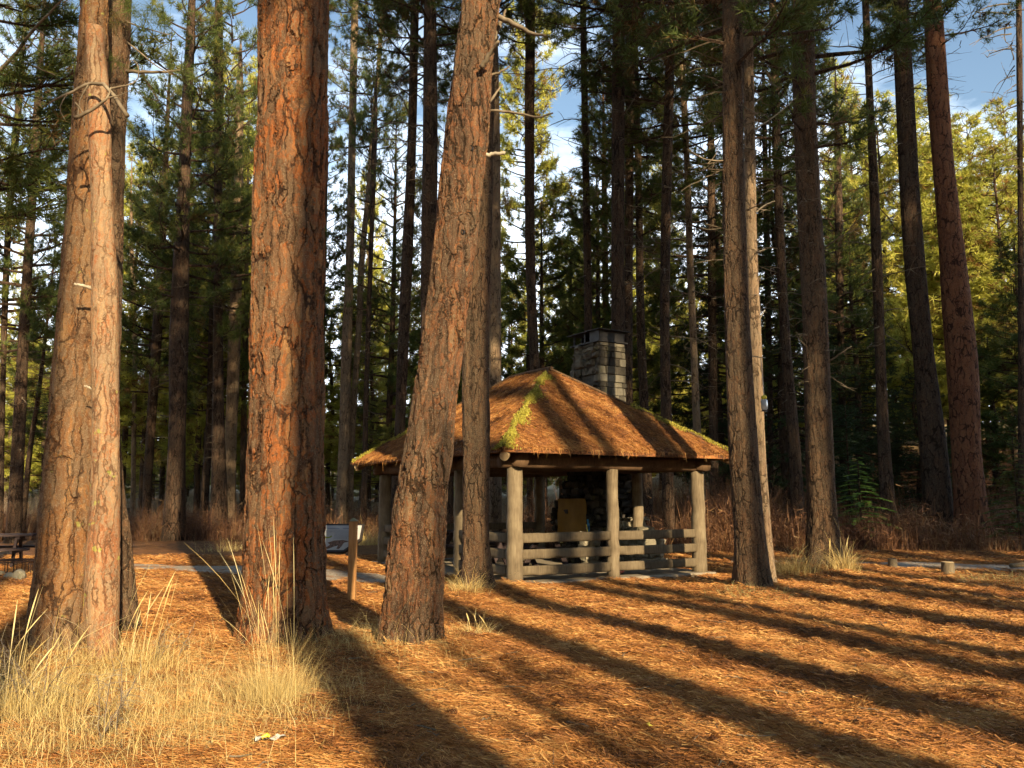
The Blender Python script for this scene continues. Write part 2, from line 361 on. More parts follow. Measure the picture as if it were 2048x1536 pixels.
# ------------------------------------------------------------------ ground
def ground_mat():
    m = NT('needle_covered_ground')
    h = None; masks = []
    for i, (rz, sx, sy, sc) in enumerate([(.15, 3.0, 42, 1.0), (-.35, 3.5, 48, 1.0), (.9, 4, 50, 1.0), (-1.0, 3.2, 46, 1.0), (1.5, 4, 44, 1.0)]):
        n = m.noise(m.coord((sx, sy, 1), rz, loc=(i*3.1, i*1.7, 0)), sc, 3, .5, .4)
        masks.append(n)
    a = m.math('MAXIMUM', masks[0], masks[1]); b = m.math('MAXIMUM', m.math('MAXIMUM', masks[2], masks[3]), masks[4])
    wsel = m.fr(m.noise(m.coord(), 1.3, 3), .4, .6)
    f = m.math('ADD', m.math('MULTIPLY', a, m.math('MULTIPLY_ADD', wsel, .35, .45)), m.math('MULTIPLY', b, m.math('MULTIPLY_ADD', wsel, -.35, .4)))
    patch = m.noise(m.coord(), .55, 5, .6); patch2 = m.noise(m.coord((1, 1.6, 1)), 3.1, 5, .65)
    f2 = m.math('ADD', f, m.math('MULTIPLY_ADD', patch2, .45, -.22))
    c = m.ramp(f2, [(.34, (.04, .02, .01)), (.45, (.14, .06, .022)), (.55, (.30, .135, .045)), (.66, (.45, .23, .075)), (.8, (.60, .38, .14))])
    c = m.mix(m.fr(patch, .5, .68), c, m.mix(.45, c, (.24, .10, .035)))
    straw = m.fr(m.noise(m.coord(), .9, 4), .6, .72)
    c = m.mix(m.math('MULTIPLY', straw, .4), c, (.42, .30, .12))
    # far meadow beyond the pines
    sepp = m.n('SeparateXYZ', {0: m.n('NewGeometry').outputs['Position']})
    far = m.fr(m.math('ADD', sepp.outputs[1], m.math('MULTIPLY', sepp.outputs[0], -.25)), 40, 60)
    c = m.mix(far, c, (.36, .27, .13))
    m.col(c); m.bump(f2, .9, .02); return m.m
M_ground = ground_mat()
def spaced(a, b, n, k):
    t = np.linspace(-1, 1, n); s_ = np.sinh(t*k)/math.sinh(k); return np.where(s_ < 0, -s_*a, s_*b)
xs = spaced(-400, 400, 360, 5.5); ys = 8+spaced(-200, 700, 420, 5.5)
X, Yg = np.meshgrid(xs, ys)
V = np.stack([X, Yg, gz(X, Yg)], -1).reshape(-1, 3); nx = len(xs); ny = len(ys)
i, j = np.meshgrid(np.arange(ny-1), np.arange(nx-1), indexing='ij')
Fq = np.stack([i*nx+j, i*nx+j+1, (i+1)*nx+j+1, (i+1)*nx+j], -1).reshape(-1, 4)
go = obj('ground', mesh_np('ground', V, Fq, M_ground, smooth=True)); tag(go, kind='structure')

def strip(name, pts, widths, mat, dz):
    pts = np.array(pts, float); n = 60
    t = np.linspace(0, 1, n)*(len(pts)-1); px_ = np.interp(t, range(len(pts)), pts[:, 0]); py_ = np.interp(t, range(len(pts)), pts[:, 1]); w = np.interp(t, range(len(pts)), widths)
    for _ in range(3):
        px_[1:-1] = (px_[:-2]+px_[1:-1]+px_[2:])/3; py_[1:-1] = (py_[:-2]+py_[1:-1]+py_[2:])/3
    d = np.stack([np.gradient(px_), np.gradient(py_)], -1); d /= np.linalg.norm(d, axis=1)[:, None]; nrm = np.stack([-d[:, 1], d[:, 0]], -1)
    k = 9; vs = []
    for q in np.linspace(-1, 1, k):
        wj = w*(1+.12*np.sin(np.arange(n)*.9+q*3)*abs(q))
        x = px_+nrm[:, 0]*wj*q; y = py_+nrm[:, 1]*wj*q
        vs.append(np.stack([x, y, gz(x, y)+dz-.022*(abs(q) > .95)], -1))
    v = np.stack(vs, 1).reshape(-1, 3)
    i, j = np.meshgrid(np.arange(n-1), np.arange(k-1), indexing='ij')
    f = np.stack([i*k+j, (i+1)*k+j, (i+1)*k+j+1, i*k+j+1], -1).reshape(-1, 4)
    return obj(name, mesh_np(name, v, f[:, ::-1], mat, smooth=True))
def gravel():
    m = NT('pale_gravel'); v = m.coord(); vo = m.n('TexVoronoi', {'Vector': v, 'Scale': 30.}); n = m.noise(v, 1.4, 5, .65)
    sc = m.n('SeparateColor', {'Color': vo.outputs['Color']})
    c = m.ramp(sc.outputs[0], [(0, (.26, .21, .155)), (1, (.52, .44, .34))])
    nd = m.noise(m.coord((3, 40, 1), .3), 1, 3)
    c = m.mix(m.fr(m.math('ADD', n, m.math('MULTIPLY', nd, .4)), .66, .86), c, (.34, .15, .055))
    m.col(c); m.bump(vo.outputs[0], .6, .01); return m.m
M_gravel = gravel()
tag(strip('gravel_road', [(5.5, 21.8), (8.5, 20.9), (12, 19.7), (16, 18.4), (24, 17)], [.5, .75, .8, .9, 1.2], M_gravel, .04), kind='structure')
tag(strip('gravel_path', [(-16, 21.5), (-10, 20.6), (-6.2, 19.3), (-4.2, 18.3), (-2.6, 17.2), (-1.9, 16.2)], [.35, .4, .9, 1.1, .75, .3], M_gravel, .04), kind='structure')

# ------------------------------------------------------------------ scattered needles and grass (vectorised)
def needle_tris(p, yaw, tilt, L, W, rnd):
    """thin triangles lying about p"""
    d = np.stack([np.cos(yaw)*np.cos(tilt), np.sin(yaw)*np.cos(tilt), np.sin(tilt)], -1)
    s_ = np.stack([-np.sin(yaw), np.cos(yaw), np.zeros_like(yaw)], -1)
    up = np.cross(d, s_)
    a = rng.uniform(0, PI, len(p)); s_ = s_*np.cos(a)[:, None] + up*np.sin(a)[:, None]
    v = np.stack([p-d*L[:, None]*.5-s_*W[:, None]*.5, p-d*L[:, None]*.5+s_*W[:, None]*.5, p+d*L[:, None]*.5], 1).reshape(-1, 3)
    f = np.arange(len(p)*3).reshape(-1, 3)
    return v, f, np.repeat(rnd, 3)
def lownoise(x, y, s_, seed):
    r = np.random.default_rng(seed); o = 0
    for k in range(6):
        a = r.uniform(0, 2*PI); fq = s_*r.uniform(.5, 2.2); o = o+np.sin((x*math.cos(a)+y*math.sin(a))*fq*2*PI+r.uniform(0, 6))
    return o/6*1.7
def litter(N):
    # even in the near field, thinning with distance
    Y = 4.6*np.exp(rng.uniform(0, math.log(24/4.6), N)); X = (rng.uniform(-1, 1, N))*(Y*.66+.8)
    keep = (lownoise(X, Y, .8, 3) > -.75) | (rng.random(N) < .5)
    X, Y = X[keep], Y[keep]; n = len(X)
    base = lownoise(X, Y, .5, 5)*.9
    yaw = base+rng.normal(0, .55, n); r = rng.random(n) < .25; yaw = np.where(r, rng.uniform(0, PI, n), yaw)
    tilt = rng.normal(0, .22, n)
    L = rng.uniform(.08, .19, n)*(1+.02*Y); W = rng.uniform(.0022, .004, n)*(.8+Y*.13)
    z = gz(X, Y)+rng.uniform(0, .03, n)+.035*np.clip(lownoise(X, Y, 1.6, 9), 0, 1)+.02*np.clip(lownoise(X, Y, 4, 19), 0, 1)
    c = np.clip(.56+.2*lownoise(X, Y, .7, 11)+.15*lownoise(X, Y, 3, 12)+rng.normal(0, .2, n), 0, 1)
    on_gravel = np.zeros(n, bool)
    for (gx, gy, gw) in [(-6.2, 19.3, 1.2), (-4.6, 18.6, 1.3), (-3.4, 17.8, 1.1), (-2.5, 17, .8), (-8, 20, 1.0)]:
        on_gravel |= ((X-gx)**2+(Y-gy)**2 < gw*gw) & (rng.random(n) < .93)
    rx = np.clip(X, 6.5, 30); ry = np.interp(rx, [5.5, 8.5, 12, 16, 24], [21.8, 20.9, 19.7, 18.4, 17]); on_gravel |= (X > 6.8) & (np.abs(Y-ry) < .75) & (rng.random(n) < .95)
    # shelter slab
    lx = (X-.05)*.857+(Y-15.98)*.515; ly = -(X-.05)*.515+(Y-15.98)*.857
    on_gravel |= (lx > -.2) & (lx < 4.75) & (ly > -.2) & (ly < 6.4)
    k = ~on_gravel
    v, f, a = needle_tris(np.stack([X, Y, z], -1)[k], yaw[k], tilt[k], L[k], W[k], c[k])
    o = obj('needle_litter', mesh_np('needle_litter', v, f, M_litter, attr=a))
    tag(o, 'carpet of fallen orange pine needles covering the clearing', 'needle litter', kind='stuff')
litter(700000)

def blades(x, y, z, h, az, lean, w, rnd, curve=1.0, segs=4, head=False):
    n = len(x); t = np.linspace(0, 1, segs+1)
    hd = np.stack([np.cos(az), np.sin(az)], -1)
    off = (lean*h)[:, None]*(t[None]**(1+curve)); zz = h[:, None]*(t[None]-.35*(lean**2)[:, None]*t[None]**2)
    cx = x[:, None]+hd[:, :1]*off; cy = y[:, None]+hd[:, 1:]*off; cz = z[:, None]+zz
    sa = az+rng.uniform(-1.4, 1.4, n)+PI/2; sd_ = np.stack([np.cos(sa), np.sin(sa)], -1)
    wt_ = (1-.85*t)*1.0
    if head: wt_ = np.where(t > .97, .3, np.where(t > .74, 1.8, .8-.2*t))
    wd = w[:, None]*wt_[None]*.5
    P0 = np.stack([cx-sd_[:, :1]*wd, cy-sd_[:, 1:]*wd, cz], -1); P1 = np.stack([cx+sd_[:, :1]*wd, cy+sd_[:, 1:]*wd, cz], -1)
    v = np.stack([P0, P1], 2).reshape(-1, 3)
    b = (np.arange(n)*(segs+1)*2)[:, None]; q = np.arange(segs)*2
    f = np.stack([b+q, b+q+1, b+q+3, b+q+2], -1).reshape(-1, 4)
    return v, f, np.repeat(rnd, (segs+1)*2)
def grass_sward():
    vs = MB()
    blobs = [(110, 1500, 1.0, 8500, .26), (330, 1470, .9, 7500, .22), (520, 1440, .55, 4200, .22), (60, 1400, .9, 6000, .28), (230, 1390, .9, 6500, .22), (420, 1400, .7, 3500, .17),
             (640, 1390, .5, 3200, .16), (760, 1315, .5, 5200, .17), (700, 1300, .35, 2500, .16), (840, 1300, .4, 2500, .16), (880, 1340, .45, 1800, .13), (600, 1320, .5, 2500, .17), (330, 1320, .7, 2200, .2), (700, 1450, .6, 2200, .12), (170, 1340, .6, 3000, .24)]
    for (px, py, r, n, h0) in blobs:
        cx, cy = onground(px, py); x = rng.normal(cx, r*.55, n); y = rng.normal(cy, r*.6, n)
        n = int(n*.72); x = x[:n]; y = y[:n]; h = rng.gamma(3.2, h0*.72/3.2, n); az = rng.uniform(0, 2*PI, n); lean = np.abs(rng.normal(1.5, .9, n))
        v, f, a = blades(x, y, gz(x, y)-.01, h, az, lean, rng.uniform(.002, .0045, n), np.clip(rng.normal(.55, .25, n), 0, 1), 1.0, 3)
        vs.add(v, f, a)
    # thin grass over the clearing
    n = 5200; Y = 5*np.exp(rng.uniform(0, math.log(5), n)); x = rng.uniform(-1, 1, n)*(Y*.64); k = (lownoise(x, Y, .35, 21) > .35)
    x, Y = x[k], Y[k]; n = len(x)
    v, f, a = blades(x, Y, gz(x, Y), rng.uniform(.03, .12, n), rng.uniform(0, 6.28, n), rng.uniform(.3, 1.6, n), rng.uniform(.002, .004, n)*(1+Y*.06), np.clip(rng.normal(.5, .25, n), 0, 1), 1, 3)
    vs.add(v, f, a)
    o = vs.build('dry_grass', M_straw); tag(o, 'matted golden dry grass in the sunny lower left corner', 'grass', kind='stuff')
grass_sward()
def clump(px, py, n, h0, r, label, lean_az=None, lean=.4, mat=None, w=.004, short=1.0, tall=0, tallh=.9, zoff=0, name='grass_clump'):
    cx, cy = onground(px, py); mb = MB()
    ns = int(n*short)
    x = rng.normal(0, r, ns); y = rng.normal(0, r, ns)
    az = np.arctan2(y, x)+rng.normal(0, .6, ns)
    h = rng.gamma(6, h0/6, ns)
    v, f, a = blades(x, y, gz(x+cx, y+cy)-g(cx, cy)-.01, h, az, np.abs(rng.normal(lean+.4, .4, ns)), rng.uniform(.6, 1.2, ns)*w, np.clip(rng.normal(.5, .25, ns), 0, 1), 1, 4)
    mb.add(v, f, a)
    if tall:
        x = rng.normal(0, r*.6, tall); y = rng.normal(0, r*.6, tall)
        az = rng.normal(lean_az if lean_az is not None else 0, .55, tall)
        v, f, a = blades(x, y, gz(x+cx, y+cy)-g(cx, cy), rng.uniform(.55, 1.1, tall)*tallh, az, np.abs(rng.normal(lean*.7, .28, tall)), rng.uniform(.8, 1.25, tall)*w, np.clip(rng.normal(.75, .15, tall), 0, 1), .8, 8, head=True)
        mb.add(v, f, a)
    o = mb.build(name, mat or M_straw, loc=(cx, cy, g(cx, cy)))
    return tag(o, label, 'grass clump')
clump(545, 1425, 1500, .34, .13, 'tall straw grass clump with seed heads in front of the big orange trunk', lean_az=PI*.92, lean=.34, tall=36, tallh=1.3, w=.0019)
clump(275, 1350, 500, .25, .2, 'sparse tall grass stalks just right of the twin trunks', lean_az=.6, lean=.3, tall=16, tallh=.95, w=.005)
clump(950, 1285, 260, .2, .11, 'small straw tuft right of the leaning trunk base', lean=.7, w=.006, tall=5, tallh=.4, lean_az=2.2)
clump(30, 1440, 700, .35, .25, 'rank dry grass at the lower left edge', lean=.4, tall=16, tallh=.9, w=.005, lean_az=.3)
clump(935, 1190, 500, .26, .16, 'yellow grass tuft at the foot of the trunk before the shelter', lean=.7, w=.008)
clump(1500, 1200, 700, .14, .38, 'short green and yellow grass ringing the trunk right of the shelter', lean=.8, w=.006, mat=M_straw_g)
clump(1590, 1150, 900, .34, .30, 'bushy straw grass left of the tall grey trunk', lean=.5, w=.008, tall=10, tallh=.6, lean_az=0)
clump(1692, 1150, 420, .42, .13, 'spiky pale grass tuft right of the tall grey trunk', lean=.35, w=.010, tall=8, tallh=.7, lean_az=.2)
clump(2000, 1165, 900, .16, .5, 'low weedy tuft under the fallen log at the right edge', lean=.7, w=.007, mat=M_straw_g)
clump(460, 1100, 260, .3, .4, 'grass tuft in the shade beyond the path, left of the big orange trunk', lean=.6, w=.012)
clump(735, 1090, 400, .5, .3, 'sunny dry grass tuft behind the information sign', lean=.3, w=.012)
# dead weed stems with branching twigs
def weed(px, py, h, seed, label):
    cx, cy = onground(px, py); r = np.random.default_rng(seed); mb = MB()
    for s_ in range(5):
        az = r.uniform(0, 6.28); p = np.array([r.normal(0, .05), r.normal(0, .05), 0.]); d = np.array([math.cos(az)*.45, math.sin(az)*.45, 1.0]); pts = [p.copy()]
        for k in range(9):
            d = d+r.normal(0, .13, 3); d /= np.linalg.norm(d); p = p+d*h*r.uniform(.08, .13); pts.append(p.copy())
            if k > 1:
                for _ in range(2):
                    e = d*.5+r.normal(0, .6, 3); e /= np.linalg.norm(e); q = [p+e*h*.28*t+np.array([0, 0, -.1*h*t*t]) for t in np.linspace(0, 1, 4)]
                    mb.tube(q, np.linspace(.0022, .001, 4), 3, cap=False, a=r.uniform(.3, 1))
        mb.tube(pts, np.linspace(.0045, .002, len(pts)), 5, cap=False, a=.2)
    tag(mb.build('dead_weed', M_brush_grey, loc=(cx, cy, g(cx, cy))), label, 'weed')
weed(70, 1440, .75, 1, 'grey branching dead weed at the foot of the twin trunks, far left')
weed(215, 1500, .5, 2, 'dark stemmed dead weed standing in the grass at the bottom left')
weed(330, 1340, .4, 3, 'low tangled dead weed between the twin trunks and the orange trunk')

# ------------------------------------------------------------------ trunks
def smooth_interp(t, tp, vp):
    # monotone-ish cubic (Catmull) on uneven knots
    tp = np.asarray(tp, float); vp = np.asarray(vp, float)
    m = np.gradient(vp, tp); k = np.clip(np.searchsorted(tp, t)-1, 0, len(tp)-2)
    h = tp[k+1]-tp[k]; s_ = (t-tp[k])/h
    return (2*s_**3-3*s_**2+1)*vp[k]+(s_**3-2*s_**2+s_)*h*m[k]+(-2*s_**3+3*s_**2)*vp[k+1]+(s_**3-s_**2)*h*m[k+1]
def trunk_mesh(name, axis, zs_, seg, mat, seed, flare=.2, lobes=.04, cap=False):
    """axis: list of (z,x,y,r) ascending, local coordinates; zs_: ring heights"""
    ax = np.array(axis, float); r = np.random.default_rng(seed)
    x = smooth_interp(zs_, ax[:, 0], ax[:, 1]); y = smooth_interp(zs_, ax[:, 0], ax[:, 2]); rad = np.maximum(smooth_interp(zs_, ax[:, 0], ax[:, 3]), .012)
    th = np.arange(seg)/seg*2*PI
    R = rad[:, None]*(1+0*th[None])
    for k, amp in ((2, .5), (3, .5), (5, .35), (7, .25)):
        ph = r.uniform(0, 6.28)+.25*zs_*r.uniform(-1, 1); R = R*(1+lobes*amp*np.cos(k*th[None]+ph[:, None]))
    fl = flare*np.exp(-np.clip(zs_, 0, None)/.28)[:, None]
    R = R*(1+fl*(1+.55*np.cos(5*th+r.uniform(0, 6))+.3*np.cos(3*th+r.uniform(0, 6)))[None])
    v = np.stack([x[:, None]+R*np.cos(th), y[:, None]+R*np.sin(th), zs_[:, None]+0*R], -1).reshape(-1, 3)
    n = len(zs_); i, j = np.meshgrid(np.arange(n-1), np.arange(seg), indexing='ij')
    f = np.stack([i*seg+j, i*seg+(j+1) % seg, (i+1)*seg+(j+1) % seg, (i+1)*seg+j], -1).reshape(-1, 4)
    fs = [f]
    v = np.concatenate([v, [[x[-1], y[-1], zs_[-1]+rad[-1]*.3]]])
    jj = np.arange(seg); fs.append(np.stack([(n-1)*seg+jj, (n-1)*seg+(jj+1) % seg, np.full(seg, n*seg)], -1))
    return mesh_np(name, v, fs, mat, smooth=True)

# ---- crowns (shared meshes)
def tufts(pos, dirs, m, L, W, rr, cr):
    n = len(pos); p = np.repeat(pos, m, 0); d0 = np.repeat(dirs, m, 0)
    d = d0*.75+rr.normal(0, .75, (n*m, 3)); d /= np.linalg.norm(d, axis=1)[:, None]
    l = L*rr.uniform(.65, 1.1, n*m)
    s_ = np.cross(d, rr.normal(0, 1, (n*m, 3))); s_ /= np.linalg.norm(s_, axis=1)[:, None]+1e-9
    w = W*rr.uniform(.7, 1.2, n*m)
    b = p+d*.02
    tip = b+d*l[:, None]+np.array([0, 0, -.12])*l[:, None]
    v = np.stack([b-s_*w[:, None]*.5, b+s_*w[:, None]*.5, tip], 1).reshape(-1, 3)
    f = np.arange(n*m*3).reshape(-1, 3)
    c = np.repeat(np.clip(cr, 0, 1), m)+rr.normal(0, .06, n*m)
    return v, f, np.repeat(np.clip(c, 0, 1), 3)
def crown_mesh(name, H, R, nb, seed, m=16, L=.2, W=.022, shape='pine', mat=None, droop=.1, dens=1.0, radtrunk=.16, dead=.06):
    r = np.random.default_rng(seed); mb = MB(); tp = []; td = []; tcx = []
    for k in range(nb):
        t = (k+r.uniform(0, 1))/nb
        z = H*t
        if shape == 'pine': prof = (1-t)**.6*(.45+.55*min(1, t*5+.3))*(1+.0*t)
        else: prof = (1-t)**.9+.04
        az = k*2.39996+r.normal(0, .5); Lb = R*prof*r.uniform(.55, 1.15)+.25
        if shape == 'pine' and r.random() < .12: continue
        n = 7; s_ = np.linspace(0, 1, n)
        dz0 = (.15 if shape == 'pine' else -.12)+.5*t; 
        out = Lb*s_; zz = z+Lb*(dz0*s_-(droop+.25*(1-t))*s_**1.5+.38*s_**3)
        bend = r.normal(0, .25)*s_**2
        x = np.cos(az+bend)*out; y = np.sin(az+bend)*out
        pts = np.stack([x, y, zz], -1)+r.normal(0, .03, (n, 3))*s_[:, None]
        mb.tube(pts, np.linspace(.018+.012*Lb, .006, n), 4, cap=False, a=.0)
        cc = r.normal(.55, .17); 
        nsub = int((5+Lb*6)*dens)
        for q in range(nsub):
            u = r.uniform(.22, 1.0)**.75; i0 = u*(n-1); a_ = int(min(i0, n-2)); fr_ = i0-a_; p = pts[a_]*(1-fr_)+pts[a_+1]*fr_
            d = pts[a_+1]-pts[a_]; d /= np.linalg.norm(d)
            sd_ = np.array([-d[1], d[0], 0])*(1 if q % 2 else -1)
            e = d*.8+sd_*r.uniform(.4, 1.2)+np.array([0, 0, r.normal(.12, .3)]); e /= np.linalg.norm(e)
            sl = Lb*(1.15-u)*r.uniform(.2, .55)+.12
            mid = p+e*sl*.5+np.array([0, 0, -.03*sl]); tip = p+e*sl+np.array([0, 0, .12*sl])
            if sl > .25: mb.tube([p, mid, tip], [.009, .007, .004], 3, cap=False, a=0.)
            isdead = r.random() < dead
            nt = max(1, int(sl/.16))
            for w_ in range(nt):
                g_ = 1-w_/max(nt, 1)*.75; tp.append(p*(1-g_)+tip*g_+r.normal(0, .03, 3)); td.append(e*.8+np.array([0, 0, .35])); tcx.append(r.uniform(0, .12) if isdead else max(.22, cc+r.normal(0, .12)))
    bark_n = sum(len(f) for k in mb.f for f in mb.f[k])
    v, f, a = tufts(np.array(tp), np.array(td), m, L, W, r, np.array(tcx))
    mb.add(v, f, a)
    vv = np.concatenate(mb.v); fs = [np.concatenate(mb.f[k]) for k in sorted(mb.f)]
    nt_, nq = len(fs[0]), len(fs[1])
    mid = np.concatenate([np.ones(nt_, int), np.zeros(nq, int)])
    return mesh_np(name, vv, fs, [bark_far, mat or M_needle], midx=mid, attr=np.concatenate(mb.a))
CR = {}
CR['mid'] = [crown_mesh('crown', 12, 2.8, 74, s_, 20, .22, .021) for s_ in (1, 2, 3)]
CR['thin'] = [crown_mesh('crown', 12, 2.3, 46, s_, 16, .22, .020, dens=.75) for s_ in (4, 5)]
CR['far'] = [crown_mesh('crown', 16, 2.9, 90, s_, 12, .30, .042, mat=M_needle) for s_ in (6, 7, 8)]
CR['fary'] = [crown_mesh('crown', 16, 3.1, 95, s_, 12, .32, .045, mat=M_needle_lit, dead=.1) for s_ in (9, 10, 11)]
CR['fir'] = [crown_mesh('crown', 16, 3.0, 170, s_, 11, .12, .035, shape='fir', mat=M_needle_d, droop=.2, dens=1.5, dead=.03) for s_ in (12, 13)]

def dead_mesh(seed, H=10, n=46, Lm=1.6):
    r = np.random.default_rng(seed); mb = MB()
    for k in range(n):
        z = H*(k+r.uniform(0, 1))/n; az = r.uniform(0, 6.28); L = Lm*r.uniform(.15, 1.0)*(.5+.7*z/H); npt = 8; s_ = np.linspace(0, 1, npt)
        up = r.normal(.1, .35); p = np.stack([np.cos(az+.5*r.normal()*s_**2)*L*s_, np.sin(az+.5*r.normal()*s_**2)*L*s_, z+L*(up*s_-.55*s_**2*r.uniform(0, 1))], -1)+r.normal(0, .025*L, (npt, 3))*s_[:, None]
        mb.tube(p, np.linspace(.022, .005, npt)*(.6+.4*L), 4, cap=False)
        if L > .5:
            for q in range(r.integers(2, 7)):
                a_ = r.integers(2, npt); e = r.normal(0, 1, 3); e[2] = e[2]*.7; e /= np.linalg.norm(e); l2 = L*r.uniform(.15, .4)
                c2 = r.normal(0, .4, 3)*l2
                mb.tube([p[a_-1], p[a_-1]+e*l2*.4+c2*.1, p[a_-1]+e*l2*.8+c2*.35, p[a_-1]+e*l2+c2*.8], [.009, .007, .006, .004], 3, cap=False)
    return mb.me('dead_branches', M_dead)
DEAD = [dead_mesh(s_) for s_ in (31, 32, 33)]

def place_crown(root, kind, var, x, y, z, H, R=1.0, rz=0):
    me = CR[kind][var % len(CR[kind])]; H0 = 16 if kind in ('far', 'fary', 'fir') else 12
    c = obj('crown', me, root, (x, y, z), rz); c.scale = (R, R, H/H0); return c
def make_tree(pts, Y, mat, label, top=24, seg=24, dz=.25, near=False, flare=.2, crown=None, dead=None, seed=0, lobes=.04, name='pine_tree', group=None, snag=False, basey=None):
    """pts: (py, centre px, half width px) from the ground up, measured on the trunk standing at distance Y"""
    ax = []
    for py, cx, hw in pts:
        x, y, z = at(cx, py, Y); r = hw*tdepth(cx, py, Y)/F; ax.append([z, x, y, r])
    ax.sort(); ax = np.array(ax)
    # to the ground
    sl = (ax[1, 1]-ax[0, 1])/(ax[1, 0]-ax[0, 0]); sl = max(-.3, min(.3, sl))
    zg = g(ax[0, 1], Y)
    if ax[0, 0] > zg+.05: ax = np.vstack([[zg-.25, ax[0, 1]-sl*(ax[0, 0]-zg), Y, ax[0, 3]*1.06], ax])
    else: ax = np.vstack([[zg-.3, ax[0, 1]-sl*.3, Y, ax[0, 3]], ax]) if ax[0, 0] > zg-.1 else ax
    bx, bz = ax[0, 1], zg
    if not snag:
        # above the frame: straighten, taper to the tip
        st = (ax[-1, 1]-ax[-3, 1])/(ax[-1, 0]-ax[-3, 0]) if len(ax) > 3 else 0
        z1, x1, r1 = ax[-1, 0], ax[-1, 1], ax[-1, 3]
        if top > z1+1:
            for q in (.25, .5, .75, 1.0):
                zz = z1+(top-z1)*q; ax = np.vstack([ax, [zz, x1+st*(zz-z1)*(1-.25*q), Y, r1*(1-.88*q)]])
    ax[:, 0] -= bz; ax[:, 1] -= bx; ax[:, 2] -= Y
    ztop = ax[-1, 0]
    if near:
        zf = EYE+Y*.64-bz
        zs_ = np.concatenate([np.arange(ax[0, 0], min(zf, ztop), dz), np.arange(zf+.3, ztop, .8)]) if zf < ztop else np.arange(ax[0, 0], ztop, dz)
    else: zs_ = np.arange(ax[0, 0], ztop, dz)
    root = empty(name, (bx, Y, bz), label, 'tree', group)
    tr = obj('trunk', trunk_mesh('trunk', ax, zs_, seg, mat, seed, flare, lobes), root)
    root['_ax'] = 0; del root['_ax']
    def axat(z): return float(np.interp(z, ax[:, 0], ax[:, 1]))
    if crown:
        kind, var, z0, H, R = crown
        place_crown(root, kind, var, axat(z0), 0, z0, H, R, seed*1.3)
    if dead:
        var, z0, H, s_ = dead
        d = obj('dead_branches', DEAD[var % 3], root, (axat(z0+H/2), 0, z0), seed*2.1); d.scale = (s_, s_, H/10)
    root['tx'] = 0; del root['tx']
    return root, axat

# --- the named trunks
big, _ = make_tree([(1310, 570, 87), (1230, 568, 84), (1000, 573, 77), (700, 576, 72), (400, 583, 70), (200, 588, 68), (0, 590, 66)], 9.5, bark_orange,
    'thick orange-barked pine trunk, the broadest tree, left of centre', top=30, seg=210, dz=.018, near=True, flare=.2, crown=('mid', 0, 15, 14, 1.2), seed=1, lobes=.05)
main, _ = make_tree([(1310, 138, 84), (1100, 143, 68), (950, 150, 63), (750, 160, 53), (450, 172, 41), (200, 180, 31), (0, 188, 26)], 9.1, bark_tan,
    'tan pine trunk at the left with a broad base, behind the slim snag', top=26, seg=190, dz=.02, near=True, flare=.06, crown=('mid', 1, 13, 12, 1.0), seed=2, lobes=.08)
snag, _ = make_tree([(1345, 208, 27), (1200, 203, 32), (1000, 210, 28), (850, 211, 25), (600, 209, 25), (400, 203, 20), (200, 197, 21), (110, 192, 18), (70, 189, 17), (52, 188, 15)], 8.35, bark_snag,
    'slim pale snag with a broken top fused to the front of the tan trunk', snag=True, seg=110, dz=.018, near=True, flare=.05, seed=3, lobes=.05, name='dead_tree')
rear, _ = make_tree([(1290, 232, 36), (1150, 232, 33), (900, 208, 30), (600, 213, 27), (450, 219, 25), (200, 228, 23), (0, 234, 26)], 10.4, bark_brown,
    'dark shaded trunk mostly hidden behind the tan trunk at the left', top=26, seg=90, dz=.03, near=True, flare=.3, crown=('mid', 2, 12, 13, 1.0), seed=4)
lean, lean_ax = make_tree([(1290, 820, 56), (1100, 834, 55), (900, 858, 47), (700, 884, 41), (500, 908, 41), (300, 930, 43), (100, 950, 36), (0, 963, 38)], 9.1, bark_lean,
    'leaning reddish-brown pine trunk in front of the shelter roof', top=27, seg=170, dz=.018, near=True, flare=.2, crown=('mid', 0, 14, 12, 1.1), seed=5, lobes=.06)
t4, _ = make_tree([(1175, 953, 32), (1100, 952, 28), (900, 953, 28), (700, 951, 27), (500, 958, 25), (300, 966, 22), (100, 972, 18), (0, 976, 17)], 15.05, bark_brown,
    'straight brown pine trunk standing at the left corner of the shelter roof', top=26, seg=90, dz=.03, near=True, flare=.28, crown=('mid', 1, 14, 11, 1.0), seed=6)
t17, t17_ax = make_tree([(1185, 1508, 36), (1100, 1502, 32), (900, 1487, 29), (700, 1477, 26), (500, 1470, 23), (300, 1467, 21), (0, 1466, 20)], 14.8, bark_brown,
    'dark shaded trunk just right of the shelter, front one of a touching pair', top=26, seg=100, dz=.03, near=True, flare=.22, crown=('mid', 2, 9, 15, 1.1), dead=(0, 5, 6, .9), seed=7)
t17b, _ = make_tree([(1165, 1530, 20), (900, 1514, 17), (700, 1509, 15), (500, 1502, 13), (300, 1500, 11), (0, 1495, 10)], 15.5, bark_pale_lit,
    'slim sunlit pale trunk touching the dark one right of the shelter', top=22, seg=60, dz=.03, near=True, flare=.2, crown=('thin', 0, 11, 10, .8), dead=(1, 5, 7, .8), seed=8)
t18, t18_ax = make_tree([(1140, 1651, 36), (1000, 1644, 28), (900, 1640, 27), (700, 1633, 25), (550, 1627, 24), (400, 1618, 23), (200, 1609, 22), (0, 1605, 22)], 19.2, bark_brown,
    'tall grey-brown trunk with broken branch stubs, second group right of the shelter', top=28, seg=80, dz=.04, near=True, flare=.25, crown=('mid', 0, 9.5, 16, 1.2), dead=(2, 4, 7, 1.0), seed=9)
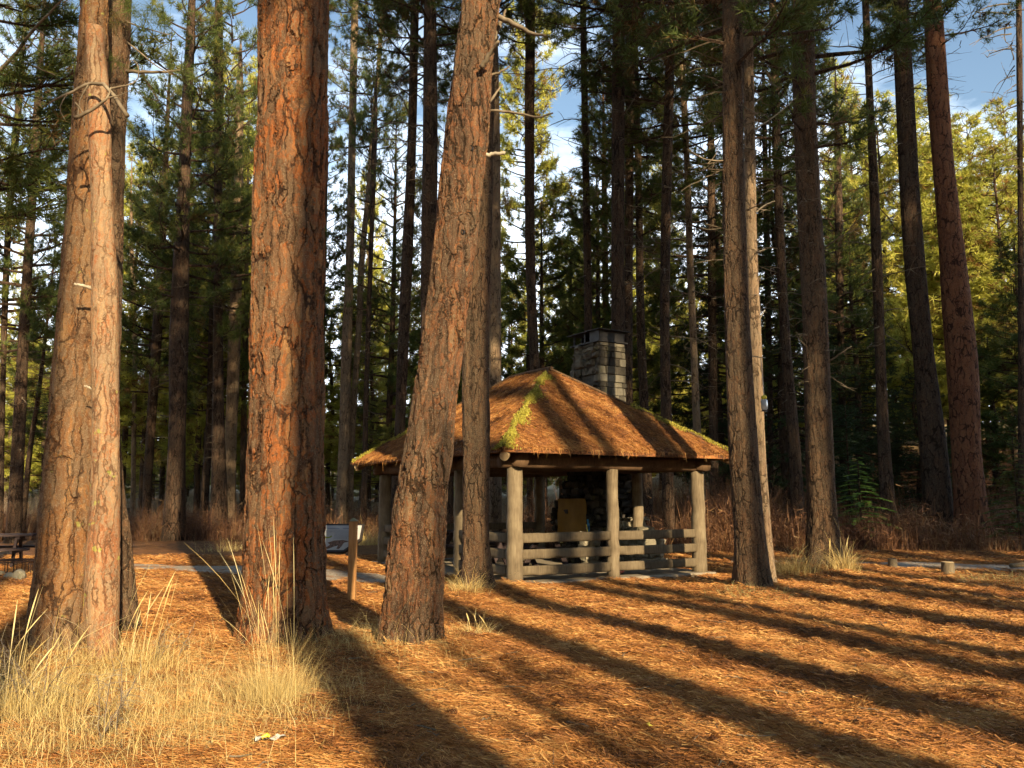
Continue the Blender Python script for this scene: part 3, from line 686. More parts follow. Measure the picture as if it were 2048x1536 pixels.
t22, _ = make_tree([(1080, 1947, 33), (900, 1933, 27), (750, 1926, 29), (600, 1913, 27), (480, 1902, 23), (330, 1887, 20), (200, 1877, 20), (50, 1868, 18)], 26.5, bark_red,
    'reddish pine trunk with dark plate seams, rightmost thick trunk', top=30, seg=48, dz=.1, flare=.2, crown=('mid', 1, 15.5, 10, 1.0), dead=(0, 12, 4, 1.0), seed=10)
t21, _ = make_tree([(1090, 1883, 28), (900, 1867, 25), (700, 1846, 19), (550, 1831, 19), (400, 1820, 18), (200, 1810, 17), (0, 1800, 15)], 27.4, bark_far,
    'very dark shaded trunk left of the reddish one at the right', top=29, seg=40, dz=.12, flare=.2, crown=('thin', 1, 17, 11, 1.1), dead=(1, 9, 9, 1.3), seed=11)
t20, _ = make_tree([(1085, 1781, 16), (900, 1768, 12), (700, 1760, 10), (500, 1753, 10), (370, 1748, 9), (200, 1740, 7), (0, 1731, 6.5)], 27.7, bark_far,
    'slender dark trunk with many dead twigs between the grey trunk and the dark right one', top=27, seg=28, dz=.15, flare=.15, crown=('thin', 0, 18, 9, .8), dead=(2, 6, 12, 1.4), seed=12)
EXPL = [
 # pts, Y, mat, label, top, crown, dead
 ([(1060, 347, 22), (850, 354, 16), (700, 357, 18), (560, 361, 16), (400, 367, 12), (200, 375, 10), (50, 382, 8)], 33, bark_far, 'dark straight pine between the twin trunks and the big orange trunk', 27, ('mid', 0, 9, 17, 1.15), (0, 3, 8, 1.0)),
 ([(1040, 438, 17), (800, 436, 11), (600, 436, 9), (300, 436, 8), (0, 437, 7)], 36, bark_far, 'thin dark pine second left of the big orange trunk', 27, ('mid', 0, 8, 18, 1.1), (1, 3, 8, .9)),
 ([(1040, 458, 11), (900, 461, 11), (700, 468, 12), (500, 474, 10), (300, 478, 8), (150, 480, 6)], 39, bark_pale_lit, 'pale sunlit leaning pine close left of the big orange trunk', 24, ('thin', 1, 10, 13, .9), None),
 ([(1040, 291, 9), (850, 302, 9), (700, 312, 10), (600, 318, 9), (450, 326, 7), (300, 332, 5)], 40, bark_far, 'leaning dark pine right of the twin trunks', 25, ('mid', 1, 6, 16, 1.0), (2, 2, 6, .8)),
 ([(1040, 265, 5), (850, 268, 4.5), (700, 270, 4.5), (500, 263, 4)], 44, bark_pale_lit, 'very thin pale pine right of the twin trunks', 20, ('mid', 0, 9, 9, .7), None),
 ([(1050, 406, 9), (850, 418, 7), (600, 424, 5)], 40, bark_far, 'thin slanting pine between two dark pines near the orange trunk', 21, ('mid', 1, 5, 14, .8), None),
 ([(1050, 487, 9), (880, 487, 6), (600, 492, 5)], 42, bark_far, 'thin dark pine half hidden by the left edge of the big orange trunk', 22, ('thin', 0, 6, 14, .9), None),
 ([(1062, 27, 14), (800, 41, 11), (600, 51, 9), (400, 64, 8), (200, 76, 7)], 31, bark_far, 'dark pine near the left edge above the picnic table', 24, ('mid', 1, 6.5, 16, .95), (1, 2, 5, 1.0)),
 ([(1040, 1, 5), (800, 5, 5), (600, 10, 6), (400, 20, 6), (200, 38, 6)], 33, bark_far, 'dark pine cut by the left edge of the view', 24, ('mid', 0, 7, 16, 1.0), None),
 ([(1040, 46, 6), (900, 60, 5), (780, 78, 4)], 36, bark_far, 'thin bare leaning sapling pine near the left edge', 14, ('thin', 1, 5, 8, .7), None),
 ([(1052, 680, 11), (900, 688, 11), (700, 693, 10), (500, 700, 8), (300, 704, 7.5), (0, 710, 7)], 38, bark_pale_lit, 'sunlit slim pine right of the orange trunk, left stem of a close pair', 36, ('mid', 0, 24, 12, 1.2), (0, 12, 10, 1.2)),
 ([(1052, 697, 9), (900, 703, 6), (800, 708, 6), (650, 718, 6), (500, 725, 6), (400, 735, 5), (250, 746, 4.5), (130, 757, 4), (0, 766, 4)], 38.6, bark_pale_lit, 'thin leaning pine crossing behind its sunlit neighbour right of the orange trunk', 34, ('mid', 1, 17, 15, .9), (2, 9, 9, .9)),
 ([(1000, 728, 6), (700, 735, 5), (500, 742, 4.5), (250, 750, 4.5)], 36, bark_far, 'thin dark pine just left of the leaning trunk', 21, ('thin', 0, 9, 12, .7), (1, 2, 7, .9)),
 ([(940, 795, 10), (870, 799, 10), (700, 806, 11), (500, 815, 11), (300, 823, 9), (0, 830, 8)], 28, bark_far, 'brown pine behind the left end of the shelter roof', 27, ('mid', 1, 15, 11, 1.0), (0, 6, 10, 1.1)),
 ([(900, 858, 17), (600, 858, 17), (480, 858, 16), (300, 860, 15), (0, 860, 12)], 24, bark_far, 'reddish-brown pine close left of the leaning trunk', 27, ('mid', 2, 15, 11, 1.0), (1, 8, 7, 1.0)),
 ([(900, 990, 13), (700, 990, 12), (500, 988, 13), (300, 988, 12), (0, 984, 10)], 25, bark_pale_lit, 'sunlit pine stem behind the roof just right of the leaning trunk', 27, ('mid', 0, 15, 11, .9), (2, 11, 5, .9)),
 ([(900, 1078, 12), (740, 1070, 10), (600, 1063, 10), (300, 1059, 9.5), (0, 1061, 9)], 27, bark_far, 'brown pine rising behind the peak of the shelter roof', 28, ('thin', 1, 17, 11, 1.0), (0, 10, 8, 1.3)),
 ([(900, 1180, 9), (600, 1176, 8), (300, 1171, 7), (0, 1166, 6)], 30, bark_far, 'slender pine rising behind the left side of the chimney cap', 29, ('mid', 0, 18, 11, .9), (1, 9, 10, 1.3)),
 ([(900, 1238, 16), (680, 1236, 14), (300, 1236, 13), (0, 1238, 12)], 25.5, bark_far, 'stout dark pine rising right behind the chimney', 28, ('mid', 0, 15, 12, 1.2), (2, 8, 8, 1.2)),
 ([(900, 1258, 8), (680, 1257, 8), (300, 1259, 8.5), (0, 1261, 9)], 29, bark_far, 'narrower dark pine touching the stout one behind the chimney', 27, ('thin', 1, 15, 11, 1.0), (0, 7, 8, 1.0)),
 ([(960, 1294, 10), (830, 1289, 9), (700, 1283, 8.5), (400, 1278, 7), (150, 1272, 6)], 30, bark_far, 'dark pine between the chimney and the pair right of it', 25, ('mid', 1, 10, 14, 1.0), (1, 4, 8, 1.0)),
 ([(960, 1336, 12), (830, 1333, 11), (700, 1330, 10), (500, 1331, 10), (300, 1335, 10), (0, 1343, 8)], 26, bark_far, 'dark pine over the middle of the right roof slope', 28, ('mid', 2, 13, 14, 1.2), (2, 5, 9, 1.2)),
 ([(1000, 1404, 8), (870, 1395, 8), (700, 1388, 7), (540, 1381, 7), (300, 1373, 6), (60, 1360, 6)], 31, bark_pale_lit, 'pale sunlit thin leaning pine over the right end of the roof', 26, ('mid', 0, 13, 12, 1.0), (0, 3, 10, 1.1)),
 ([(1040, 1597, 13), (880, 1587, 12), (700, 1572, 10), (540, 1563, 9), (300, 1554, 8), (0, 1545, 7)], 29, bark_far, 'dark pine between the touching pair and the tall grey trunk', 27, ('mid', 0, 12, 14, 1.1), (1, 4, 9, 1.2)),
 ([(1040, 2046, 8), (700, 2043, 6), (400, 2041, 5), (0, 2038, 5)], 30, bark_far, 'thin bare pine at the right edge of the view', 27, ('thin', 1, 21, 6, .8), (0, 8, 13, 1.0)),
 ([(900, 1212, 6), (500, 1210, 6), (350, 1208, 5)], 42, bark_red, 'distant reddish pine stem left of the chimney', 24, ('far', 0, 14, 10, .8), None),
 ([(950, 1428, 9), (600, 1424, 8), (300, 1422, 7)], 34, bark_far, 'dark pine close behind the touching pair, left side', 26, ('mid', 1, 8, 16, 1.1), (2, 3, 6, 1.0)),
 ([(1050, 1545, 7), (700, 1538, 6), (300, 1530, 5)], 35, bark_far, 'thin dark pine hidden behind the right of the touching pair', 24, ('mid', 2, 6, 17, 1.0), None),
 ([(1020, 1690, 8), (700, 1682, 7), (300, 1675, 6)], 38, bark_far, 'thin dark pine just right of the tall grey trunk', 22, ('mid', 0, 7, 14, 1.0), (0, 2, 6, 1.0)),
 ([(930, 640, 7), (600, 645, 6), (300, 650, 5)], 44, bark_far, 'distant pine peeking past the right edge of the big orange trunk', 24, ('far', 1, 8, 15, .8), None),
 ([(930, 110, 7), (600, 120, 6)], 46, bark_far, 'distant pine hidden behind the left of the tan trunk', 20, ('far', 2, 4, 14, .9), None),
]
for q, (pts, Y, mat, label, top, crown, dead) in enumerate(EXPL):
    make_tree(pts, Y, mat, label, top=top, seg=20, dz=.3, flare=.15, crown=crown, dead=dead, seed=40+q)

# --- fallen-off branches and stubs of the nearest trunks
def pix_branch(root, paths, Y, mat, name='branch', k=7):
    ox, oy, oz = root.location
    for path in paths:
        mb = MB()
        r0, r1, pts = path
        p = np.array([at(a, b, Y+(c if c else 0)) for a, b, c in pts])-np.array([ox, oy, oz])
        n = 14; t = np.linspace(0, 1, n)*(len(p)-1)
        q = np.stack([smooth_interp(t, np.arange(len(p)), p[:, i_]) for i_ in range(3)], -1) if len(p) > 2 else np.stack([np.interp(t, [0, 1], p[:, i_]) for i_ in range(3)], -1)
        q[1:-1] += rng.normal(0, r0*.18, (n-2, 3))
        mb.tube(q, np.linspace(r0, r1, n), k)
        mb.build(name, mat, root, smooth=True)
M_stub = simple('bleached_wood', [(.3, (.30, .25, .18)), (.7, (.48, .42, .32))], 12)
pix_branch(lean, [(.034, .014, [(992, 32, 0), (1030, 48, -.1), (1062, 66, -.2), (1092, 72, -.3)]), (.030, .016, [(962, 135, -.28), (985, 102, -.4), (998, 82, -.5)]),
                  (.030, .012, [(985, 80, .1), (1002, 45, .1), (1011, 20, .1)]), (.018, .009, [(965, 222, .1), (1010, 222, 0), (1070, 234, -.2), (1106, 226, -.3)]),
                  (.016, .01, [(975, 152, .2), (998, 145, .2), (1020, 133, .2)]), (.02, .008, [(965, 220, .1), (990, 190, .1), (1005, 168, .1)])], 9.1, M_dead, 'dead_branch')
pix_branch(lean, [(.026, .02, [(958, 311, 0), (985, 309, -.05), (1010, 306, -.1)])], 9.1, M_stub, 'broken_stub')
def knot(root, axx, px, py, Y, r, name='knot_hole'):
    mb = MB(); x, y, z = at(px, py, Y-r*0); 
    ox, oy, oz = root.location; th = np.linspace(0, 2*PI, 13)[:-1]
    a = np.stack([np.cos(th)*r*.6, 0*th, np.sin(th)*r], -1); b = np.stack([np.cos(th)*r*.95, 0*th+.035, np.sin(th)*r*1.35], -1); c_ = np.array([[0, .03, 0]])
    v = np.concatenate([a, b, c_])+np.array([x-ox, y-oy, z-oz]); n = 12; jj = np.arange(n)
    mb.add(v, np.stack([jj, (jj+1) % n, n+(jj+1) % n, n+jj], -1)); mb.f.setdefault(3, []).append(np.stack([(jj+1) % n, jj, np.full(n, 24)], -1))
    mb.build(name, [M_metal], root)
knot(lean, None, 942, 295, 9.1-.245, .03); knot(lean, None, 925, 463, 9.1-.24, .026)
# branches over the twin trunks
pix_branch(main, [(.022, .010, [(255, 232, -1.2), (215, 175, -1.1), (178, 168, -1.0), (135, 187, -1.0), (100, 205, -1.0)]), (.020, .007, [(150, 235, -1.1), (190, 215, -1.15), (215, 195, -1.2), (222, 175, -1.2)]),
                  (.010, .004, [(178, 168, -1.0), (160, 200, -1.0), (155, 240, -1.0)]), (.010, .004, [(220, 178, -1.1), (245, 172, -1.1), (262, 168, -1.1), (277, 155, -1.0)]),
                  (.009, .004, [(150, 205, -1.0), (165, 225, -1.0), (170, 260, -1.0)]), (.006, .003, [(277, 155, -1.0), (275, 130, -1.0), (262, 120, -1.), (256, 140, -1.)]),
                  (.007, .003, [(215, 195, -1.2), (240, 190, -1.2), (262, 180, -1.2)]), (.006, .003, [(135, 187, -1.0), (120, 215, -1.0), (130, 240, -1.0)])], 9.1, M_dead, 'dead_branch', 6)
pix_branch(main, [(.02, .012, [(185, 577, -.55), (170, 572, -.6), (148, 567, -.65)]), (.012, .008, [(188, 783, -.55), (178, 775, -.6), (168, 772, -.62)])], 9.1, M_stub, 'broken_stub')
pix_branch(rear, [(.024, .012, [(250, 142, 0), (290, 144, -.1), (330, 143, -.15), (360, 140, -.2)]), (.014, .005, [(252, 82, 0), (280, 105, -.1), (310, 130, -.2), (345, 150, -.2)]),
                  (.012, .005, [(245, 40, 0), (285, 55, -.1), (340, 70, -.2)])], 10.4, M_dead, 'branch', 6)
def near_tufts(root, items, mat, name):
    mb = MB(); ox, oy, oz = root.location; r = np.random.default_rng(5)
    for px, py, Y, n, L, cr in items:
        p = np.array(at(px, py, Y))-np.array([ox, oy, oz]); pos = p+r.normal(0, .03, (n, 3)); d = r.normal(0, .6, (n, 3))+np.array([0, 0, -.1])
        v, f, a = tufts(pos, d, 10, L, .0045, r, np.full(n, cr)); mb.add(v, f, a)
    return mb.build(name, mat, root)
near_tufts(rear, [(232, 118, 9.3, 12, .2, .5), (370, 140, 10.2, 12, .21, .55), (355, 150, 10.2, 6, .16, .5), (265, 25, 10, 14, .24, .45), (290, 35, 10.1, 14, .24, .5), (310, 15, 10.1, 12, .24, .5), (250, 5, 10, 12, .22, .5),
                  (285, 60, 10.2, 8, .22, .35), (320, 45, 10.2, 8, .22, .35), (335, 95, 10.2, 5, .2, .4), (225, 40, 9.5, 9, .2, .05), (240, 45, 9.5, 8, .2, .08), (210, 30, 9.4, 5, .16, .05)], M_needle, 'needle_tuft')
# lichen-grey branch and boughs in the top left corner belong to a pine left of the view
corner, _ = make_tree([(1100, -150, 30), (800, -140, 27), (400, -120, 24), (0, -100, 20)], 15.5, bark_brown, 'pine whose boughs hang in the top left corner of the view', top=22, seg=40, dz=.2, flare=.2, crown=('mid', 1, 6.2, 13, 1.3), seed=91)
pix_branch(corner, [(.045, .012, [(-60, 190, 0), (20, 120, -.4), (70, 55, -.8), (105, 20, -1.0), (150, -30, -1.2)]), (.02, .008, [(20, 120, -.4), (60, 130, -.6), (110, 150, -.8)]), (.014, .006, [(70, 55, -.8), (100, 75, -1.), (140, 80, -1.1)])], 15.5, M_dead, 'branch', 6)
# stubs on the trunks at the right
pix_branch(t17, [(.016, .008, [(1455, 170, 0), (1435, 160, -.1), (1408, 150, -.2)]), (.014, .006, [(1450, 322, 0), (1410, 318, -.2), (1375, 298, -.3)])], 14.8, M_dead, 'broken_stub', 6)
pix_branch(t17b, [(.014, .008, [(1508, 260, 0), (1550, 232, -.2), (1592, 196, -.4)]), (.012, .006, [(1508, 70, 0), (1535, 50, -.1), (1552, 25, -.2)]), (.012, .006, [(1510, 205, 0), (1528, 192, -.1)]), (.014, .007, [(1512, 425, 0), (1530, 410, -.1), (1550, 402, -.2)]), (.012, .006, [(1515, 505, 0), (1530, 498, -.1)]), (.013, .008, [(1518, 640, 0), (1530, 620, -.1)])], 15.4, M_stub, 'broken_stub', 6)
pix_branch(t18, [(.022, .010, [(1650, 495, 0), (1680, 475, -.2), (1720, 455, -.5)]), (.018, .008, [(1655, 440, 0), (1665, 410, -.2), (1672, 390, -.3)]), (.022, .014, [(1660, 722, 0), (1680, 708, -.2), (1703, 692, -.3)]), (.012, .01, [(1660, 748, 0), (1670, 745, -.1)]),
                 (.018, .006, [(1640, 265, 0), (1675, 225, -.4), (1720, 110, -.8)]), (.018, .008, [(1610, 690, 0), (1600, 680, -.1), (1593, 672, -.2)]), (.016, .006, [(1635, 165, 0), (1670, 140, -.3), (1710, 100, -.6)]), (.016, .006, [(1600, 440, -.1), (1570, 400, -.4), (1540, 350, -.7)])], 19.1, M_dead, 'broken_stub', 6)

# ------------------------------------------------------------------ background forest
ftr = []
for s_ in range(3):
    r = np.random.default_rng(60+s_); zz = np.linspace(-.5, 20, 16)
    ftr.append(trunk_mesh('trunk', [(-.6, 0, 0, .19), (0, 0, 0, .18), (5, r.normal(0, .08), r.normal(0, .08), .15), (10, r.normal(0, .12), 0, .12), (15, r.normal(0, .15), 0, .075), (20, 0, 0, .02)], np.linspace(-.6, 20, 24), 12, bark_far, s_, .2))
REG = [(-1e9, 260, 'behind the left edge of the twin trunks'), (260, 500, 'between the twin trunks and the orange trunk'), (500, 850, 'between the orange trunk and the leaning trunk'), (850, 1150, 'behind the left half of the shelter roof'),
       (1150, 1450, 'behind the chimney and right roof slope'), (1450, 1720, 'behind the touching pair and the grey trunk'), (1720, 1e9, 'at the right beyond the dark trunks')]
def filler(px, Y, H, zc, kind, var, R, rs=1.0):
    x = (px-1024)/F*Y*1.0; z = g(x, Y)
    reg = [t for a, b, t in REG if a <= px < b][0]
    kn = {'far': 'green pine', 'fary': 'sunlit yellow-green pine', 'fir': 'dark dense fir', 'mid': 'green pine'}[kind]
    lab = 'distant ' + kn + ' ' + reg; 
    root = empty('fir_tree' if kind == 'fir' else 'pine_tree', (x, Y, z), lab, 'tree', kn + 's ' + reg, rz=var*1.7+px)
    t = obj('trunk', ftr[var % 3], root); t.scale = (rs, rs, H/20)
    c = place_crown(root, kind, var, 0, 0, zc, H-zc, R, var)
    return root
rf = random.Random(11)
def maxH(px, Y):
    """sky gaps: how high (image row) the far crowns may reach over a column"""
    gaps = [(-200, 30, 300), (30, 235, 640), (235, 300, 190), (300, 340, 450), (640, 700, 420), (700, 800, 330), (800, 860, 120), (1105, 1150, 500), (1150, 1235, 330), (1880, 1960, 240), (1960, 2100, 330)]
    ytop = -200
    for a, b, yt in gaps:
        if a <= px < b: ytop = yt
    return at(px, ytop, Y)[2]
nf = 0
def okdist(x, y, L, d):
    return all((x-a)**2+(y-b)**2 > d*d for a, b in L)
placed = []
for _ in range(900):
    if nf >= 78: break
    px = rf.uniform(-120, 2170); Y = rf.uniform(66, 100) if px < 850 else rf.uniform(50, 95); x = (px-1024)/F*Y
    if not okdist(x, Y, placed, 3.4): continue
    H = rf.uniform(17, 30)
    mh = maxH(px, Y)-g(x, Y)
    if H > mh: H = mh*rf.uniform(.85, 1.0)
    if H < 5: continue
    zc = min(H*.4, rf.uniform(.8, 4.5) if Y > 46 else rf.uniform(2.5, 7))
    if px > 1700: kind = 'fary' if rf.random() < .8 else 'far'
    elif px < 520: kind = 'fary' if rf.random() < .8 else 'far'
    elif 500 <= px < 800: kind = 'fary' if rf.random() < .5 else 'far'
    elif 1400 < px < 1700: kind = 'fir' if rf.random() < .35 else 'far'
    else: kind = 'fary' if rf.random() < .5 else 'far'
    placed.append((x, Y)); nf += 1
    filler(px, Y, H, zc, kind, rf.randrange(30), rf.uniform(.75, 1.15)*min(1, H/16+.2), rf.uniform(.8, 1.4))
# chosen crowns that shape the picture
for a in [(1060, 43, 30, 12, 'fary', 1, .85), (1085, 40, 16, 4, 'far', 2, .9), (1145, 44, 16, 4, 'far', 0, .85), (1200, 39, 18, 6, 'mid', 1, .9), (1900, 52, 24, 4, 'fary', 0, 1.3), (1980, 48, 21, 4, 'fary', 2, 1.3), (2060, 52, 23, 3, 'fary', 1, 1.3),
          (1790, 46, 22, 3, 'fary', 2, 1.3), (1850, 44, 21, 4, 'fary', 1, 1.1), (1935, 43, 19, 4, 'fary', 0, 1.1), (2030, 42, 18, 4, 'fary', 2, 1.2), (290, 46, 21, 3, 'fary', 2, 1.2), (400, 44, 22, 3, 'fary', 1, 1.2), (470, 47, 24, 4, 'fary', 0, 1.1), (330, 52, 17, 2, 'fary', 1, 1.2), (660, 52, 14, 2, 'fary', 0, 1.2), (740, 50, 14, 2, 'fary', 1, 1.2), (1720, 38, 13, 1.5, 'fir', 0, .9), (1570, 34, 18, 2, 'fir', 0, 1.0), (1440, 38, 17, 3, 'fir', 1, .9), (1340, 40, 19, 6, 'mid', 2, 1.0), (1270, 60, 18, 2, 'fary', 0, 1.2), (1330, 62, 17, 2, 'fary', 1, 1.2), (1400, 58, 16, 2, 'fary', 2, 1.2), (1650, 56, 20, 2, 'fary', 1, 1.2), (1500, 60, 22, 2, 'fary', 0, 1.2),
          (1250, 40, 22, 5, 'far', 1, 1.1), (1840, 34, 6, .5, 'fir', 0, .8), (2060, 36, 12, 1, 'far', 1, 1.0), (1990, 38, 8, .5, 'far', 0, .9), (250, 48, 22, 6, 'fary', 0, 1.1), (410, 46, 27, 8, 'fary', 1, 1.1), (500, 50, 28, 8, 'fary', 2, 1.1), (780, 40, 21, 4, 'mid', 2, 1.0), (900, 38, 21, 5, 'mid', 1, 1.1), (200, 60, 13, 1.5, 'fary', 0, 1.0), (90, 58, 12, 1.5, 'fary', 1, 1.1), (20, 60, 14, 1.5, 'fary', 2, 1.1), (140, 64, 14, 1.5, 'fary', 2, 1.1)]:
    filler(*a)

for k in range(46):
    px = -160+k*52+rf.uniform(-16, 16); Y = rf.uniform(84, 104); x = (px-1024)/F*Y
    H = rf.uniform(8, 12); H = H if px > 330 else min(H, 9.5)
    filler(px, Y, H, .3, 'fary' if rf.random() < .7 else 'far', k, rf.uniform(1.1, 1.5), 1.0)
# young fir with bright flat sprays right of the grey trunk
def young_fir(px, py, Y, H, label, seed, mat, R=1.3):
    x, _, _ = at(px, py, Y); z = g(x, Y); r = np.random.default_rng(seed)
    root = empty('young_fir', (x, Y, z), label, 'tree')
    mb = MB(); mb.tube([(0, 0, -.1), (0, 0, H*.5), (0, 0, H)], [.04, .028, .006], 8); mb.build('trunk', bark_far, root)
    mb = MB(); V_, F_, A_ = [], [], []
    for k in range(int(H*16)):
        t = (k+.5)/(H*16); zz = H*(.06+.92*t); az = k*2.4+r.normal(0, .3); L = R*(1-t)**.8*r.uniform(.75, 1.1)+.1; n = 6; s_ = np.linspace(0, 1, n)
        p = np.stack([np.cos(az)*L*s_, np.sin(az)*L*s_, zz+L*(.05*s_-.22*s_**2)], -1); mb.tube(p, np.linspace(.008, .003, n), 3, cap=False, a=.2)
        m_ = int(L*46)+6; u = r.uniform(.1, 1, m_); pp = np.stack([np.interp(u, s_, p[:, q]) for q in range(3)], -1)
        side = np.where(r.random(m_) < .5, 1, -1); yaw = az+side*r.uniform(.4, 1.0, m_); l = (.28*L*(1.15-u)+.07)
        v, f, a = needle_tris(pp+np.stack([np.cos(yaw)*l/2, np.sin(yaw)*l/2, -.04*l], -1), yaw, r.normal(-.05, .08, m_), l, np.full(m_, .035), np.clip(r.normal(.5, .2, m_), 0, 1))
        mb.add(v, f, a)
    mb.build('crown', mat, root)
young_fir(1722, 1040, 26.5, 2.5, 'small bright green young fir with flat sprays, right of the grey trunk', 3, M_fir_y, 1.25)
young_fir(2035, 1010, 25, 3.2, 'young dark green fir at the right edge', 4, M_needle, 1.2)
young_fir(1700, 1000, 30, 4.5, 'dark taller young fir behind the bright young fir', 5, M_needle_d, 1.6)

# undergrowth
def brush(n, xr, yr, h0, mat, name, label, seed, dens=None):
    r = np.random.default_rng(seed); Y = r.uniform(*yr, n); x = np.array([r.uniform(*xr(y)) for y in Y])
    k = lownoise(x, Y, .12, seed) > -.35; x, Y = x[k], Y[k]; n = len(x)
    h = r.gamma(5, h0/5, n); mb = MB()
    c = np.clip(.5+.25*lownoise(x, Y, .2, seed+1)+r.normal(0, .18, n), 0, 1)
    v, f, a = blades(x, Y, gz(x, Y)-.03, h, r.uniform(0, 6.28, n), np.abs(r.normal(.35, .3, n)), r.uniform(.012, .03, n), c, .6, 4); mb.add(v, f, a)
    m_ = n; z = gz(x, Y)+h*r.uniform(.3, .95, n)
    v, f, a = needle_tris(np.stack([x+r.normal(0, .12, n), Y, z], -1), r.uniform(0, 6.28, n), r.normal(.3, .6, n), r.uniform(.15, .4, n), r.uniform(.015, .035, n), c); mb.add(v, f, a)
    tag(mb.build(name, mat), label, 'undergrowth', kind='stuff')
brush(26000, lambda y: (-y*.66, -1), (32.5, 46), .75, M_brush, 'undergrowth', 'reddish brown brush beyond the clearing at the left', 71)
brush(16000, lambda y: (-y*.66, 0), (42, 62), 1.1, M_brush_grey, 'undergrowth', 'grey leafless brush far behind the pines at the left', 72)
brush(26000, lambda y: (2.5, y*.66), (24.2, 34), .55, M_brush, 'undergrowth', 'shaded brown brush on the bank beyond the gravel road', 73)
brush(22000, lambda y: (4, y*.66), (33, 56), 1.3, M_brush, 'undergrowth', 'tall red-brown thicket on the slope at the right', 74)
brush(9000, lambda y: (0, y*.3), (23.5, 30), 1.0, M_brush, 'undergrowth', 'reddish leafy thicket seen through the shelter', 75)

# ------------------------------------------------------------------ trees behind the viewpoint: they cast the long shadows
sx_, sy_ = math.sin(SUN_AZ), math.cos(SUN_AZ)     # towards the sun
def at_u(u, back):
    """point 'back' metres behind the viewpoint whose shadow runs along offset u"""
    ux, uy = -sy_, sx_       # perpendicular
    return (ux*u + sx_*back, uy*u + sy_*back)
def caster(u, back, r, H, z0, crownkind, R, idx, label):
    x, y = at_u(u, back); z = g(x, y)
    root = empty('pine_tree', (x, y, z), label, 'tree', 'pines standing behind the viewpoint')
    ax = [(-.3, 0, 0, r), (0, 0, 0, r), (H*.3, .05, 0, r*.93), (H*.6, 0, .05, r*.8), (H, 0, 0, .04)]
    obj('trunk', trunk_mesh('trunk', ax, np.linspace(-.3, H, 40), 24, bark_brown, idx, .1), root)
    if crownkind: place_crown(root, crownkind, idx, 0, 0, z0, H-z0, R, idx*1.1)
CAST = [(-1.38, 14, .42, 28, 14, 'thin', .9), (1.62, 12, .42, 28, 20, 'thin', .8), (3.95, 17, .35, 29, 21, 'thin', .9), (5.45, 13, .34, 28, 19.5, 'thin', .9), (7.15, 22, .30, 32, 22, 'thin', 1.0), (7.95, 16, .25, 30, 20, 'thin', 1.0), (9.5, 11, .36, 27, 17, 'thin', .9),
        (11.4, 19, .30, 32, 19, 'mid', 1.0), (12.7, 13, .3, 30, 17, 'mid', 1.0), (13.8, 21, .30, 34, 19, 'mid', 1.2), (16.3, 15, .36, 33, 17, 'mid', 1.2), (17.4, 23, .36, 34, 18, 'mid', 1.3), (18.5, 16, .36, 33, 17, 'mid', 1.2), (21.2, 24, .36, 35, 17, 'mid', 1.4), (22.8, 17, .4, 33, 11, 'mid', 1.4),
        (25, 22, .4, 34, 11, 'mid', 1.5), (9.7, 27, .25, 36, 24, 'mid', 1.1), (13.9, 32, .3, 38, 22, 'mid', 1.3), (12, 34, .35, 38, 24, 'mid', 1.2), (2.75, 12, .09, 10.2, 2.2, 'thin', .40), (3.2, 9, .07, 6.4, 1.2, 'thin', .45), (6.2, 8, .07, 5.6, 1.0, 'thin', .42)]
CAST += [(17.4+1.9*k, 30+(k % 3)*2, .35, 36, 9, 'mid', 1.3) for k in (0, 2, 3, 4, 5, 6)]  # unseen pine row added to keep the right-hand trunks shaded
CAST += [(-2.7, 30, .3, 42, 23, 'mid', 1.0), (1.7, 33, .3, 42, 23, 'mid', 1.0), (5.4, 31, .3, 44, 28, 'mid', 1.1), (7.3, 33, .3, 44, 28, 'mid', 1.0), (9.5, 31, .26, 44, 28, 'mid', 1.0)]  # unseen tall pines added so high crowns shade the mid-distance trunks
for q, cc in enumerate(CAST):
    caster(*cc, q, 'tall pine standing behind the viewpoint, outside the picture')

for k in range(46):  # unseen forest on both sides, added to block skylight
    side = -1 if k % 2 else 1
    y = -26+52*rf.random(); x = side*(rf.uniform(17, 30)+max(0, y)*.62)
    if side < 0: x = min(x, -11-.75*max(0, y)-3)
    else: x += 11+max(0, -y)*.35
    H = rf.uniform(24, 32); root = empty('pine_tree', (x, y, g(x, y)), 'unseen pine beside the clearing, added to block skylight', 'tree', 'unseen pines added beside the clearing to block skylight')
    t = obj('trunk', ftr[k % 3], root); t.scale = (1.6, 1.6, H/20); place_crown(root, 'far', k, 0, 0, 3, H-3, 1.25, k)
for k in range(26):  # unseen low row added to dim skylight without blocking the sun
    x = -42+84*k/25+rf.uniform(-1, 1); y = -rf.uniform(46, 56); H = rf.uniform(11, 14.5)
    root = empty('pine_tree', (x, y, g(x, y)), 'unseen low pine far behind the viewpoint, added to dim skylight', 'tree', 'unseen low pines added far behind the viewpoint')
    t = obj('trunk', ftr[k % 3], root); t.scale = (1, 1, H/20); place_crown(root, 'far', k, 0, 0, .5, H-.5, 1.3, k)

